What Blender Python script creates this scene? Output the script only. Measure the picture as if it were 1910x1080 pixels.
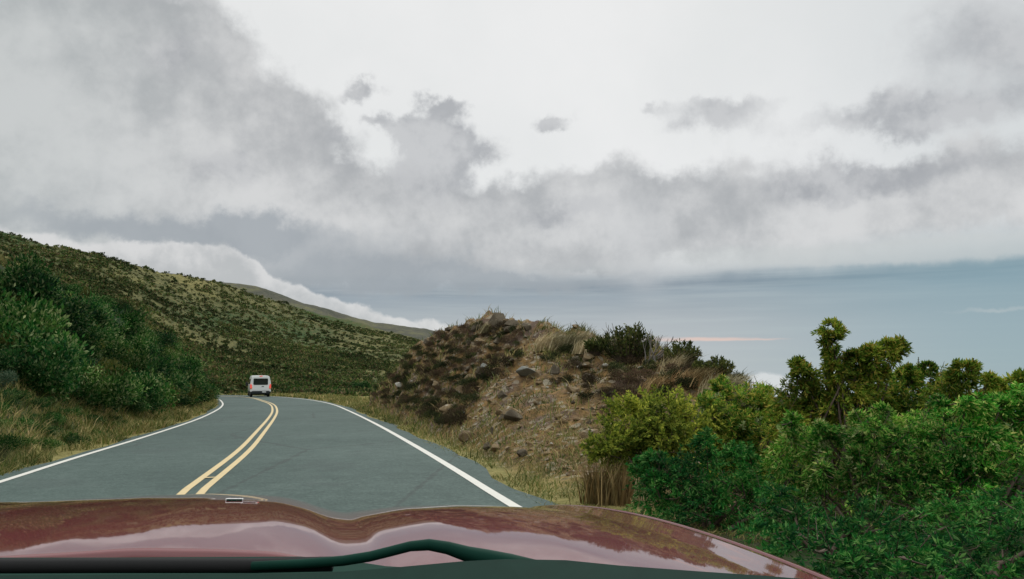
import bpy, math, random
import numpy as np
R = math.radians
scene = bpy.context.scene
for o in list(bpy.data.objects):
    bpy.data.objects.remove(o)

# ------------------------------------------------------------------ camera
FPX = 1500.0                       # focal length in pixels of the 1910 px wide photograph
PITCH = math.atan(150 / FPX)       # camera tilted up, true horizon at y = 690
cam_d = bpy.data.cameras.new('camera')
cam = bpy.data.objects.new('camera', cam_d)
scene.collection.objects.link(cam)
scene.camera = cam
cam.rotation_euler = (math.pi / 2 + PITCH, 0, 0)
cam_d.sensor_width = 36
cam_d.lens = 36 * FPX / 1910
cam_d.clip_start = 0.05
cam_d.clip_end = 20000

def ray(px, py):
    X = (px - 955) / FPX; t = (540 - py) / FPX
    return X, math.cos(PITCH) - t * math.sin(PITCH), math.sin(PITCH) + t * math.cos(PITCH)
def azel(px, py):
    x, y, z = ray(px, py)
    return math.degrees(math.atan2(x, y)), math.degrees(math.atan2(z, math.hypot(x, y)))
def azt(px, py):
    """azimuth (rad) and tangent of the elevation"""
    x, y, z = ray(px, py)
    return math.atan2(x, y), z / math.hypot(x, y)
def at(px, py, depth):
    x, y, z = ray(px, py)
    return np.array((x / y * depth, depth, z / y * depth))

# ------------------------------------------------------------------ node helpers
class E:
    """a scalar node expression"""
    tree = None
    def __init__(s, v): s.v = v
    @staticmethod
    def m(op, *a, clamp=False):
        n = E.tree.nodes.new('ShaderNodeMath'); n.operation = op; n.use_clamp = clamp
        for i, x in enumerate(a):
            x = x.v if isinstance(x, E) else x
            if isinstance(x, (int, float)): n.inputs[i].default_value = x
            else: E.tree.links.new(x, n.inputs[i])
        return E(n.outputs[0])
    def __add__(s, o): return E.m('ADD', s, o)
    __radd__ = __add__
    def __sub__(s, o): return E.m('SUBTRACT', s, o)
    def __rsub__(s, o): return E.m('SUBTRACT', o, s)
    def __mul__(s, o): return E.m('MULTIPLY', s, o)
    __rmul__ = __mul__
    def __truediv__(s, o): return E.m('DIVIDE', s, o)
def sstep(x, a, b, lo=0.0, hi=1.0):
    n = E.tree.nodes.new('ShaderNodeMapRange'); n.interpolation_type = 'SMOOTHSTEP'
    E.tree.links.new(x.v, n.inputs['Value'])
    n.inputs['From Min'].default_value = a; n.inputs['From Max'].default_value = b
    n.inputs['To Min'].default_value = lo; n.inputs['To Max'].default_value = hi
    return E(n.outputs['Result'])
def noise(vec, scale, detail=4, rough=.55, out='Fac', dist=0.0):
    n = E.tree.nodes.new('ShaderNodeTexNoise')
    n.inputs['Scale'].default_value = scale; n.inputs['Detail'].default_value = detail
    n.inputs['Roughness'].default_value = rough; n.inputs['Distortion'].default_value = dist
    if vec is not None: E.tree.links.new(vec, n.inputs['Vector'])
    return E(n.outputs[out])
def mixc(f, a, b):
    n = E.tree.nodes.new('ShaderNodeMix'); n.data_type = 'RGBA'
    for sock, x in ((n.inputs[0], f), (n.inputs[6], a), (n.inputs[7], b)):
        x = x.v if isinstance(x, E) else x
        if isinstance(x, (int, float)): sock.default_value = x
        elif isinstance(x, (tuple, list)): sock.default_value = tuple(x) + (1,) * (4 - len(x))
        else: E.tree.links.new(x, sock)
    return E(n.outputs[2])
def ramp(f, stops, interp='LINEAR'):
    n = E.tree.nodes.new('ShaderNodeValToRGB'); n.color_ramp.interpolation = interp
    els = n.color_ramp.elements
    while len(els) < len(stops): els.new(0.5)
    for e, (p, c) in zip(els, stops):
        e.position = p; e.color = tuple(c) + (1,)
    E.tree.links.new(f.v, n.inputs[0])
    return E(n.outputs[0])
def mapping(vec, scale=(1, 1, 1), rot=(0, 0, 0)):
    n = E.tree.nodes.new('ShaderNodeMapping')
    n.inputs['Scale'].default_value = scale; n.inputs['Rotation'].default_value = rot
    E.tree.links.new(vec, n.inputs['Vector'])
    return n.outputs[0]

# ------------------------------------------------------------------ world: overcast evening sky
SUN_EL, SUN_AZ = 42.0, 20.0        # degrees; azimuth measured from +Y to the right
SKY_STRENGTH = 0.1
world = bpy.data.worlds.new('World'); scene.world = world
world.use_nodes = True
E.tree = world.node_tree; E.tree.nodes.clear()
def build_sky():
    T = E.tree
    tc = T.nodes.new('ShaderNodeTexCoord'); D = tc.outputs['Generated']
    sep = T.nodes.new('ShaderNodeSeparateXYZ'); T.links.new(D, sep.inputs[0])
    x, y, z = (E(o) for o in sep.outputs)
    az0 = E.m('ARCTAN2', x, y) * (180 / math.pi)
    el0 = E.m('ARCSINE', E.m('MINIMUM', E.m('MAXIMUM', z, -1.0), 1.0)) * (180 / math.pi)
    w1 = T.nodes.new('ShaderNodeTexNoise'); w1.inputs['Scale'].default_value = 7; w1.inputs['Detail'].default_value = 6
    w1.inputs['Roughness'].default_value = .6
    T.links.new(D, w1.inputs['Vector'])
    ws = T.nodes.new('ShaderNodeSeparateColor'); T.links.new(w1.outputs['Color'], ws.inputs[0])
    wa, wb = E(ws.outputs[0]) - .5, E(ws.outputs[1]) - .5
    w2 = T.nodes.new('ShaderNodeTexNoise'); w2.inputs['Scale'].default_value = 26; w2.inputs['Detail'].default_value = 5
    w2.inputs['Roughness'].default_value = .62
    T.links.new(D, w2.inputs['Vector'])
    ws2 = T.nodes.new('ShaderNodeSeparateColor'); T.links.new(w2.outputs['Color'], ws2.inputs[0])
    va, vb = E(ws2.outputs[0]) - .5, E(ws2.outputs[1]) - .5
    az = az0 + wa * 9.0 + va * 3.2
    el = el0 + wb * 5.5 + vb * 2.4
    def blob(px, py, rx, ry, s, a=az, e=el):
        A, L = azel(px, py)
        ka, ke = rx * .0365, ry * .0365
        p = (a - A) * (1 / ka); q = (e - L) * (1 / ke)
        return E.m('EXPONENT', (p * p + q * q) * -1.0) * s
    def total(lst, a=az, e=el):
        t = None
        for b in lst:
            v = blob(*b, a=a, e=e); t = v if t is None else t + v
        return t
    fine = noise(D, 9, 7, .6); fine2 = noise(D, 3.2, 6, .55)
    off = T.nodes.new('ShaderNodeVectorMath'); off.inputs[1].default_value = (.012, 0, .035); T.links.new(D, off.inputs[0])
    fine_up = noise(off.outputs[0], 9, 7, .6); f3 = noise(D, 4.5, 7, .6); f3_up = noise(off.outputs[0], 4.5, 7, .6)
    relief = (fine - fine_up) * 1.0 + (f3 - f3_up) * 1.6
    # high bright veil
    white = mixc(sstep(fine2, .3, .7), (.80, .81, .80), (.87, .87, .86))
    white = mixc(sstep(az0, 12, 34, 0, .5), white, (.56, .60, .61))
        # grey cloud masses
    dens = total([(60, 90, 340, 170, 1.25), (330, 120, 130, 80, .75), (60, 330, 420, 150, 1.2), (440, 225, 140, 72, .9), (380, 350, 270, 110, 1.0),
                  (600, 400, 210, 75, .95), (240, 440, 560, 80, 1.0), (1150, 370, 260, 75, .95), (1000, 440, 520, 65, .9), (1550, 430, 520, 70, .75),
                  (1830, 320, 200, 70, .8), (1560, 335, 140, 38, .5), (-400, 200, 500, 330, 1.2)])
    cm = sstep(dens + (fine - .5) * 1.15, .38, .84)
    cl = mixc(sstep(fine * .25 + fine2 * .75 + relief * .28, .32, .68), (.42, .43, .435), (.68, .68, .672))
    cl = mixc(sstep(az0, -16, -34, 0, .35), cl, (.44, .49, .48))
    col = mixc(cm, white, cl)
    # loose dark scraps in front of the veil
    scr = total([(825, 305, 80, 66, 1.25), (775, 258, 56, 36, .9), (812, 198, 46, 26, .85), (660, 182, 52, 20, .8), (1008, 236, 44, 16, .75),
                 (1345, 225, 80, 30, .62), (1380, 190, 110, 20, .35), (1700, 222, 190, 30, .75), (1560, 335, 120, 38, .7), (1730, 320, 150, 32, .5), (1860, 80, 220, 90, .55), (700, 243, 30, 13, .5),
                 (420, 310, 70, 40, .6), (340, 100, 110, 60, .45), (1050, 400, 130, 20, .45), (620, 265, 30, 22, .55), (1230, 205, 30, 10, .3)])
    sm = sstep(scr + (fine - .5) * 1.0, .14, .66)
    col = mixc(sm * .8, col, mixc(sstep(relief, -.22, .22), (.35, .36, .375), (.54, .545, .55)))
    # low deck: smooth bluish strata towards the horizon
    elb = el0 + (noise(mapping(D, (1, 1, 9)), 5, 5, .55) - .5) * 1.6 + (az0 * -.018)
    low = ramp(E.m('MULTIPLY_ADD', elb, 1 / 16., 6 / 16.), [
        (.0, (.42, .48, .52)), (.25, (.45, .50, .55)), (.375, (.43, .475, .51)), (.47, (.44, .47, .50)), (.56, (.42, .45, .475)), (.64, (.36, .40, .43)),
        (.695, (.31, .36, .40)), (.735, (.225, .27, .315)), (.765, (.27, .315, .35)), (.80, (.42, .44, .45)), (.86, (.55, .555, .555))])
    st = noise(mapping(D, (1, 1, 22)), 4, 5, .6)
    low = mixc(sstep(st, .40, .72, 0, .35), low, (.50, .545, .55))
    low = mixc(sstep(az0, 8, 34, 0, .62), low, (.20, .345, .40))
    lowm = sstep(el0 + (fine - .5) * 2.2 + az0 * -.03, 8.6, 5.2)
    col = mixc(lowm, col, low)
    drk = total([(680, 505, 260, 42, .9), (300, 420, 330, 30, .8), (1000, 520, 300, 18, .6), (520, 430, 160, 40, .4)])
    col = mixc(sstep(drk + (fine - .5) * .7, .12, .8, 0, .8), col, (.33, .36, .385))
    # pale cloud bank low above the right side
    pb = total([(1640, 470, 260, 20, 1.0), (1850, 465, 200, 24, .8), (1360, 480, 160, 22, .5), (1100, 490, 160, 15, .35), (1880, 578, 120, 6, .55)], az, el0 + wb * 1.5 + vb * 1.0)
    col = mixc(sstep(pb, .2, .9, 0, .62), col, (.58, .60, .59))
    # light cumulus bank rolling down behind the ridge: top edge as a function of azimuth
    tops = [(-300, 400), (0, 425), (100, 442), (210, 452), (330, 448), (410, 455), (470, 478), (500, 505), (560, 535), (640, 560), (720, 585), (800, 600), (870, 612), (930, 650)]
    cur = T.nodes.new('ShaderNodeFloatCurve')
    pts = [((azel(px, py)[0] + 50) / 100, azel(px, py)[1] / 20) for px, py in tops]
    c = cur.mapping.curves[0]
    while len(c.points) < len(pts): c.points.new(.5, .5)
    for p, (a, b) in zip(c.points, pts): p.location = (a, b)
    cur.mapping.update()
    lump = noise(D, 22, 6, .55)
    T.links.new((((az0 + va * 1.6) + 50) * .01).v, cur.inputs['Value'])
    top = E(cur.outputs[0]) * 20 + (lump - .5) * 1.9 + (noise(D, 60, 4, .6) - .5) * .5
    cb = sstep(top - el0, -.12, .22) * sstep(az0, -.5, -3.0)
    cbc = mixc(sstep(top - el0 + (fine - .5) * 2.0 - relief * 5.0, 0, 2.4), (.70, .695, .685), (.50, .51, .51))
    col = mixc(cb * .92, col, cbc)
    vl = total([(1235, 470, 55, 110, .8), (1290, 420, 45, 90, .5)], az0 + el0 * .25, el0)
    col = mixc(sstep(vl, .1, .9, 0, .35), col, (.56, .57, .575))
    # small white cumulus below the horizon on the right, and the sunset streak
    cu = total([(1432, 714, 46, 17, 1.3), (1390, 727, 40, 16, .9), (1480, 735, 60, 12, .6), (1640, 700, 90, 9, .6)], az0 + va * 1.6, el0 + vb * 1.0)
    col = mixc(sstep(cu + (lump - .5) * .8, .3, .85, 0, .8), col, (.68, .71, .73))
    strk = total([(1320, 634, 95, 3.6, .9), (1150, 632, 120, 5, .5), (1430, 634, 50, 2.0, .4), (1000, 633, 120, 5, .25)], az0, el0 + (st - .5) * .5 + (lump - .5) * .25)
    col = mixc(sstep(strk, .12, .95, 0, .72), col, (.80, .56, .48))
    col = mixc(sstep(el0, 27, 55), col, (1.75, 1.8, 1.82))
    col = mixc(sstep(el0, -8, -30), col, (.20, .23, .20))
    # physical sky underneath the cloud cover
    sky = T.nodes.new('ShaderNodeTexSky'); sky.sky_type = 'NISHITA'; sky.sun_disc = False
    sky.sun_elevation = R(SUN_EL); sky.sun_rotation = R(SUN_AZ); sky.altitude = 2500
    vm = T.nodes.new('ShaderNodeVectorMath'); vm.operation = 'SCALE'; vm.inputs['Scale'].default_value = 1 / SKY_STRENGTH
    T.links.new(col.v, vm.inputs[0])
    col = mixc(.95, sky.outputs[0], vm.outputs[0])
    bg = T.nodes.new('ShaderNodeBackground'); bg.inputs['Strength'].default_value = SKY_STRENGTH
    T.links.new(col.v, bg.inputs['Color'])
    out = T.nodes.new('ShaderNodeOutputWorld'); T.links.new(bg.outputs[0], out.inputs['Surface'])
build_sky()
world.cycles.sampling_method = 'MANUAL'; world.cycles.sample_map_resolution = 512

sun_d = bpy.data.lights.new('sun', 'SUN'); sun_d.energy = 1.2; sun_d.angle = R(22); sun_d.color = (1, .95, .88)
sun = bpy.data.objects.new('sun', sun_d); scene.collection.objects.link(sun)
sun.rotation_euler = (R(90 - SUN_EL), 0, R(180 - SUN_AZ))

vs = scene.view_settings
vs.view_transform = 'Standard'; vs.look = 'None'; vs.exposure = 0.0; vs.gamma = 1.0
scene.cycles.max_bounces = 6; scene.cycles.diffuse_bounces = 3; scene.cycles.glossy_bounces = 3; scene.cycles.transmission_bounces = 4

# ------------------------------------------------------------------ object helpers
def tag(o, label=None, cat=None, group=None, kind=None):
    if label: o['label'] = label
    if cat: o['category'] = cat
    if group: o['group'] = group
    if kind: o['kind'] = kind
    return o
def link(name, me, parent=None, loc=None):
    o = bpy.data.objects.new(name, me); scene.collection.objects.link(o)
    if parent is not None: o.parent = parent
    if loc is not None: o.location = loc
    return o
def empty(name, loc, rz=0):
    o = link(name, None, None, loc); o.rotation_euler = (0, 0, rz); o.empty_display_size = .2
    return o
def np_mesh(name, V, faces, mat=None, smooth=False):
    """faces: (N,k) int array, k = 3 or 4"""
    V = np.asarray(V, np.float32); Fc = np.asarray(faces, np.int32)
    me = bpy.data.meshes.new(name)
    me.vertices.add(len(V)); me.vertices.foreach_set('co', V.ravel())
    n, k = Fc.shape
    me.loops.add(n * k); me.loops.foreach_set('vertex_index', Fc.ravel())
    me.polygons.add(n); me.polygons.foreach_set('loop_start', np.arange(0, n * k, k, dtype=np.int32))
    me.polygons.foreach_set('use_smooth', np.full(n, smooth, bool))
    me.update(calc_edges=True)
    if mat: me.materials.append(mat)
    return me
class MB:
    """collects polygons of mixed size"""
    def __init__(s): s.v, s.f = [], []
    def add(s, V, Fs):
        b = len(s.v); s.v += [tuple(map(float, p)) for p in V]; s.f += [tuple(b + i for i in f) for f in Fs]
        return s
    def box(s, c, h, taper=None, rz=0):
        V = []
        for i, (sx, sy, sz) in enumerate([(-1,-1,-1),(1,-1,-1),(1,1,-1),(-1,1,-1),(-1,-1,1),(1,-1,1),(1,1,1),(-1,1,1)]):
            k = taper if (taper and sz > 0) else 1
            V.append((c[0] + sx * h[0] * k, c[1] + sy * h[1] * k, c[2] + sz * h[2]))
        return s.add(V, [(0,3,2,1),(4,5,6,7),(0,1,5,4),(1,2,6,5),(2,3,7,6),(3,0,4,7)])
    def tube(s, pts, rad, n=8, caps=True):
        V, Fs = tube_np(pts, rad, n)
        s.add(V, Fs.tolist())
        if caps:
            b = len(s.v) - len(V)
            s.f.append(tuple(b + i for i in range(n))[::-1]); s.f.append(tuple(b + len(V) - n + i for i in range(n)))
        return s
    def cyl(s, c, axis, r, h, n=20):
        a = np.array(axis, float); a /= np.linalg.norm(a); c = np.array(c, float)
        return s.tube([c - a * h / 2, c + a * h / 2], [r, r], n)
    def build(s, name, mat, parent=None, loc=None, smooth=False, bevel=0.0):
        me = bpy.data.meshes.new(name); me.from_pydata(s.v, [], s.f); me.update()
        if mat: me.materials.append(mat)
        if smooth:
            for p in me.polygons: p.use_smooth = True
        o = link(name, me, parent, loc)
        if bevel:
            b = o.modifiers.new('bevel', 'BEVEL'); b.width = bevel; b.segments = 3; b.limit_method = 'ANGLE'; b.angle_limit = R(30)
        return o
def tube_np(pts, rad, n=6):
    P = np.asarray(pts, float); rad = np.broadcast_to(np.asarray(rad, float), (len(P),))
    T = np.gradient(P, axis=0); T /= np.linalg.norm(T, axis=1)[:, None] + 1e-9
    ref = np.array((0, 0, 1.)) if abs(T[0][2]) < .9 else np.array((1., 0, 0))
    U = np.cross(T, ref); U /= np.linalg.norm(U, axis=1)[:, None] + 1e-9
    W = np.cross(T, U)
    a = np.arange(n) * 2 * np.pi / n
    V = (P[:, None] + rad[:, None, None] * (np.cos(a)[None, :, None] * U[:, None] + np.sin(a)[None, :, None] * W[:, None])).reshape(-1, 3)
    i = np.arange(len(P) - 1)[:, None] * n; j = np.arange(n)[None]; k = (j + 1) % n
    Fs = np.stack([i + j, i + k, i + n + k, i + n + j], -1).reshape(-1, 4)
    return V, Fs

# ------------------------------------------------------------------ noise (numpy value noise)
def _hash(ix, iy, seed):
    h = (ix.astype(np.int64) * 374761393 + iy.astype(np.int64) * 668265263 + seed * 1274126177) & 0xffffffff
    h = ((h ^ (h >> 13)) * 1274126177) & 0xffffffff
    return ((h ^ (h >> 16)) & 0xffff) / 65535.0
def vnoise(x, y, seed=0):
    ix, iy = np.floor(x), np.floor(y); fx, fy = x - ix, y - iy
    fx = fx * fx * fx * (fx * (fx * 6 - 15) + 10); fy = fy * fy * fy * (fy * (fy * 6 - 15) + 10)
    a, b = _hash(ix, iy, seed), _hash(ix + 1, iy, seed); c, d = _hash(ix, iy + 1, seed), _hash(ix + 1, iy + 1, seed)
    return (a + (b - a) * fx) * (1 - fy) + (c + (d - c) * fx) * fy - .5
def fbm(x, y, wl, octv=4, gain=.5, seed=0):
    t = 0; amp = 1.
    for o in range(octv):
        c, s = math.cos(o * 1.1), math.sin(o * 1.1)
        t = t + amp * vnoise((x * c - y * s) / wl + o * 17.3, (x * s + y * c) / wl - o * 9.1, seed + o); amp *= gain; wl *= .5
    return t

# ------------------------------------------------------------------ road traced on its own gently banked plane
PA, PB, PZ = .010, -.0147, -1.3
def plane(x, y): return PZ + PA * x + PB * y
def on_road(px, py):
    x, y, z = ray(px, py); s = PZ / (z - PA * x - PB * y)
    return x * s, y * s
def spline(P, n):
    """smooth, evenly resampled polyline"""
    P = np.asarray(P, float)
    for _ in range(3):
        Q = np.empty((2 * len(P), 2)); Q[0] = P[0]; Q[-1] = P[-1]
        Q[1:-1:2] = .75 * P[:-1] + .25 * P[1:]; Q[2:-1:2] = .25 * P[:-1] + .75 * P[1:]
        P = Q
    s = np.r_[0, np.cumsum(np.linalg.norm(np.diff(P, axis=0), axis=1))]
    t = np.linspace(0, s[-1], n)
    return np.stack([np.interp(t, s, P[:, k]) for k in (0, 1)], 1)
edge_r = [(7.3, -20), (3.6, -5)] + [on_road(*p) for p in [(965, 950), (880, 895), (789, 840), (706, 793), (659, 770), (620, 753), (568, 744), (506, 739)]] + [(-37, 104), (-54, 122), (-80, 140)]
edge_l = [(.4, -20), (-3.1, -5)] + [on_road(*p) for p in [(0, 900), (130, 857), (259, 819), (363, 785), (396, 770), (413, 760), (417, 752)]] + [(-29, 80), (-42, 100), (-58, 115), (-83, 133)]
mid = [(3.9, -20), (.35, -5)] + [on_road(*p) for p in [(341, 930), (398, 887), (457, 840), (483, 809), (507, 780), (514, 766), (509, 754), (488, 747)]] + [(-25.5, 80), (-32, 92), (-47.5, 110), (-82, 136)]
edge_r, edge_l, mid = spline(edge_r, 160), spline(edge_l, 160), spline(mid, 160)
def polydist(x, y, P):
    """signed distance to polyline: positive on its right-hand side"""
    sh = x.shape; x = x.ravel(); y = y.ravel()
    best = np.full(x.shape, 1e18); sgn = np.zeros(x.shape)
    for (ax, ay), (bx, by) in zip(P[:-1], P[1:]):
        dx, dy = bx - ax, by - ay
        t = np.clip(((x - ax) * dx + (y - ay) * dy) / (dx * dx + dy * dy), 0, 1)
        ex, ey = x - ax - t * dx, y - ay - t * dy
        d = ex * ex + ey * ey; m = d < best
        best[m] = d[m]; sgn[m] = np.sign(ex[m] * dy - ey[m] * dx)
    return (np.sqrt(best) * np.where(sgn == 0, 1, sgn)).reshape(sh)
ER, EL = edge_r[::2], edge_l[::2]

# ------------------------------------------------------------------ terrain height
def curve(pts): 
    a = np.array(pts, float); return a[:, 0], a[:, 1]
def azcol(rows):
    """rows of (px, py, range) -> sorted az, tan, range arrays"""
    A = [azt(px, py) + (r,) for px, py, r in rows]; A.sort()
    return np.array(A).T
MOUND = azcol([(690, 742, 46), (715, 722, 44), (740, 690, 42), (762, 662, 40), (790, 640, 38), (820, 620, 36), (850, 619, 34), (880, 613, 32), (905, 605, 31), (932, 600, 30),
               (952, 607, 29), (970, 611, 28), (1000, 617, 27), (1040, 626, 26), (1090, 634, 25), (1130, 642, 24), (1180, 650, 23), (1240, 662, 21.5), (1300, 688, 20), (1360, 716, 18.5),
               (1430, 750, 16.5), (1500, 765, 15), (1600, 775, 13), (1750, 800, 12), (1910, 815, 11), (2300, 830, 10)])
MFOOT = azcol([(690, 748, 44), (720, 766, 36), (760, 792, 25), (800, 806, 21.5), (850, 826, 17.5), (950, 862, 12.8), (1050, 885, 11), (1150, 905, 9.8), (1300, 935, 8.3), (1600, 1000, 6.3), (1910, 1060, 5.2), (2300, 1100, 4.6)])
SPUR = azcol([(-700, 360, 17), (-300, 420, 23), (0, 490, 32), (80, 520, 36), (150, 553, 41), (210, 582, 46), (260, 618, 51), (300, 655, 56), (340, 695, 61), (372, 728, 66), (395, 742, 70), (405, 746, 72)])
SFOOT = azcol([(-700, 1150, 4.2), (-300, 960, 7.5), (0, 845, 14), (130, 815, 19), (259, 785, 29), (330, 765, 40), (363, 755, 48), (395, 748, 60), (405, 747, 66)])
HILL = azcol([(-900, 300, 130), (-300, 360, 180), (0, 430, 240), (60, 446, 250), (100, 456, 260), (160, 468, 270), (240, 488, 290), (300, 506, 310), (350, 517, 330), (410, 531, 360), (480, 548, 400), (560, 574, 440),
              (620, 590, 450), (680, 605, 450), (770, 630, 440), (830, 648, 430), (1000, 700, 420), (1200, 760, 400)])
HFOOT = azcol([(-900, 600, 40), (-300, 600, 45), (0, 600, 50), (150, 640, 62), (260, 690, 78), (350, 735, 95), (410, 738, 112), (450, 738, 117), (500, 740, 111), (570, 744, 96), (620, 752, 84), (700, 760, 84), (1200, 780, 84)])
def smax(a, b, k):
    h = np.clip(.5 + .5 * (a - b) / k, 0, 1)
    return b + (a - b) * h + k * h * (1 - h)
def height(x, y, detail=True):
    x = np.asarray(x, float); y = np.asarray(y, float)
    az = np.arctan2(x, y); r = np.hypot(x, y) + 1e-6
    az = np.where(np.abs(az) > 2.2, np.sign(az) * 2.2, az)
    p = plane(x, y)
    dR = polydist(x, y, ER); dL = -polydist(x, y, EL)
    road_d = np.maximum(np.maximum(dR, dL), 0)           # distance outside the lane lines
    z = p.copy()
    # right: mound and the slope that drops away behind it
    rf = np.interp(az, MFOOT[0], MFOOT[2]); rc = np.interp(az, MOUND[0], MOUND[2]); tc = np.interp(az, MOUND[0], MOUND[1])
    pf = plane(rf * np.sin(az), rf * np.cos(az)); tf = pf / rf
    rc = np.maximum(rc, rf + 1.0)
    s = np.clip((r - rf) / (rc - rf), 0, 1)
    lump = fbm(x, y, 3.2, 3, .55, 3)
    sh = np.clip(s + .16 * np.sin(s * np.pi) * lump * 1.6, 0, 1) ** .92
    zm = np.where(r < rf, p, np.where(r < rc, r * (tf + (tc - tf) * sh), rc * tc - (r - rc) * .42))
    right = (dR > 0) & (az > MOUND[0][0])
    z = np.where(right, zm, z)
    # land beyond the mound sinks away to the right
    # left: the brushy spur beside the road
    rf = np.interp(az, SFOOT[0], SFOOT[2]); rc = np.interp(az, SPUR[0], SPUR[2]); tc = np.interp(az, SPUR[0], SPUR[1])
    pf = plane(rf * np.sin(az), rf * np.cos(az)); tf = pf / rf
    s = np.clip((r - rf) / (rc - rf), 0, 1)
    zs = np.where(r < rf, p, np.where(r < rc, r * (tf + (tc - tf) * s ** .85), rc * tc + (r - rc) * .02))
    left = (dL > 0) & (az < SPUR[0][-1])
    z = np.where(left, zs, z)
    # main hillside
    rf = np.interp(az, HFOOT[0], HFOOT[2]); rc = np.interp(az, HILL[0], HILL[2]); tc = np.interp(az, HILL[0], HILL[1])
    tf = np.interp(az, HFOOT[0], HFOOT[1])
    s = np.clip((r - rf) / (rc - rf), 0, 1.0)
    zh = np.where(r < rf, -1e3, np.where(r < rc, r * (tf + (tc - tf) * s ** .8), rc * tc - (r - rc) * .18))
    out = (np.maximum(dR, dL) > .9)
    z = np.where(out & (zh > z), zh, z)
    if detail:
        a = np.clip((road_d - .8) / 4, 0, 1)
        far = np.clip((r - 60) / 150, 0, 1)
        n = .22 * fbm(x, y, 1.6, 4, .55, 11) + .45 * fbm(x, y, 6, 3, .5, 21) * np.clip(r / 25, .3, 1) + far * 1.5 * fbm(x, y, 28, 4, .5, 31) + far * 1.0 * fbm(x, y, 110, 2, .5, 41)
        # blocky rock steps on the mound
        mz = np.where(right & (r > 8), 1, 0) * np.clip((zm - p) / .6, 0, 1)
        st = fbm(x, y, 1.1, 3, .6, 51)
        n = n + mz * (.50 * np.abs(st) + .16 * np.abs(fbm(x, y, .45, 2, .6, 61)) + .25 * np.abs(fbm(x, y, 2.4, 2, .5, 63)))
        z = z + a * n
        z = np.where(road_d < .8, p - .03, z)
        z = np.where((road_d >= .8) & (road_d < 2), np.maximum(z - .03 * (2 - road_d), p - .03), z)
    return z
def ground(x, y): return float(height(np.array([x]), np.array([y]))[0])
def pick(px, py, lo=4.0, hi=500.0):
    """where the view line of a pixel of the photograph meets the terrain (build-time placement only)"""
    x, y, z = ray(px, py); h = math.hypot(x, y)
    r = np.exp(np.linspace(math.log(lo), math.log(hi), 700))
    zz = height(x / h * r, y / h * r)
    hit = np.nonzero(zz >= z / h * r)[0]
    k = hit[0] if len(hit) else len(r) - 1
    return np.array((x / h * r[k], y / h * r[k], zz[k]))

# ------------------------------------------------------------------ materials
def new_mat(name, rough=.8, spec=.3):
    m = bpy.data.materials.new(name); m.use_nodes = True
    E.tree = m.node_tree
    b = m.node_tree.nodes['Principled BSDF']
    b.inputs['Roughness'].default_value = rough; b.inputs['Specular IOR Level'].default_value = spec
    return m, b
def coords(kind='Object'):
    n = E.tree.nodes.new('ShaderNodeTexCoord'); return n.outputs[kind]
def position(): return E.tree.nodes.new('ShaderNodeNewGeometry').outputs['Position']
def to(sock, e): E.tree.links.new(e.v if isinstance(e, E) else e, sock)
def bump(b, h, strength=.4, dist=.05):
    n = E.tree.nodes.new('ShaderNodeBump'); n.inputs['Strength'].default_value = strength; n.inputs['Distance'].default_value = dist
    to(n.inputs['Height'], h); to(b.inputs['Normal'], n.outputs[0])
def plain(name, col, rough=.5, spec=.5, metal=0.0, var=.12, nscale=8.0, coat=0.0, emit=None):
    m, b = new_mat(name, rough, spec)
    P = coords()
    c = mixc(noise(P, nscale, 4), tuple(v * (1 - var) for v in col), tuple(min(1, v * (1 + var)) for v in col))
    to(b.inputs['Base Color'], c); b.inputs['Metallic'].default_value = metal
    b.inputs['Coat Weight'].default_value = coat
    if emit:
        b.inputs['Emission Color'].default_value = tuple(emit[:3]) + (1,); b.inputs['Emission Strength'].default_value = emit[3]
    return m
def leaf_mat(name, cols, rough=.55, trans=.25, clump=1.2, objvar=.25, hue=0.0):
    m, b = new_mat(name, .7, .08)
    g = E.tree.nodes.new('ShaderNodeNewGeometry')
    rnd = E(g.outputs['Random Per Island'])
    n = len(cols)
    c = ramp(rnd, [(i / max(1, n - 1), cc) for i, cc in enumerate(cols)])
    cl = noise(g.outputs['Position'], clump, 3)
    oi = E(E.tree.nodes.new('ShaderNodeObjectInfo').outputs['Random'])
    hsv = E.tree.nodes.new('ShaderNodeHueSaturation')
    to(hsv.inputs['Value'], sstep(cl, .3, .7, .45, 1.5) * (1 - objvar / 2 + oi * objvar))
    to(hsv.inputs['Hue'], sstep(cl, .3, .7, .51 + hue, .48 - hue))
    to(hsv.inputs['Color'], c)
    to(b.inputs['Base Color'], hsv.outputs[0])
    if trans:
        t = E.tree.nodes.new('ShaderNodeBsdfTranslucent'); to(t.inputs['Color'], hsv.outputs[0])
        mx = E.tree.nodes.new('ShaderNodeMixShader'); mx.inputs[0].default_value = trans
        out = E.tree.nodes['Material Output']
        to(mx.inputs[1], b.outputs[0]); to(mx.inputs[2], t.outputs[0]); to(out.inputs['Surface'], mx.outputs[0])
    return m

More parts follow.
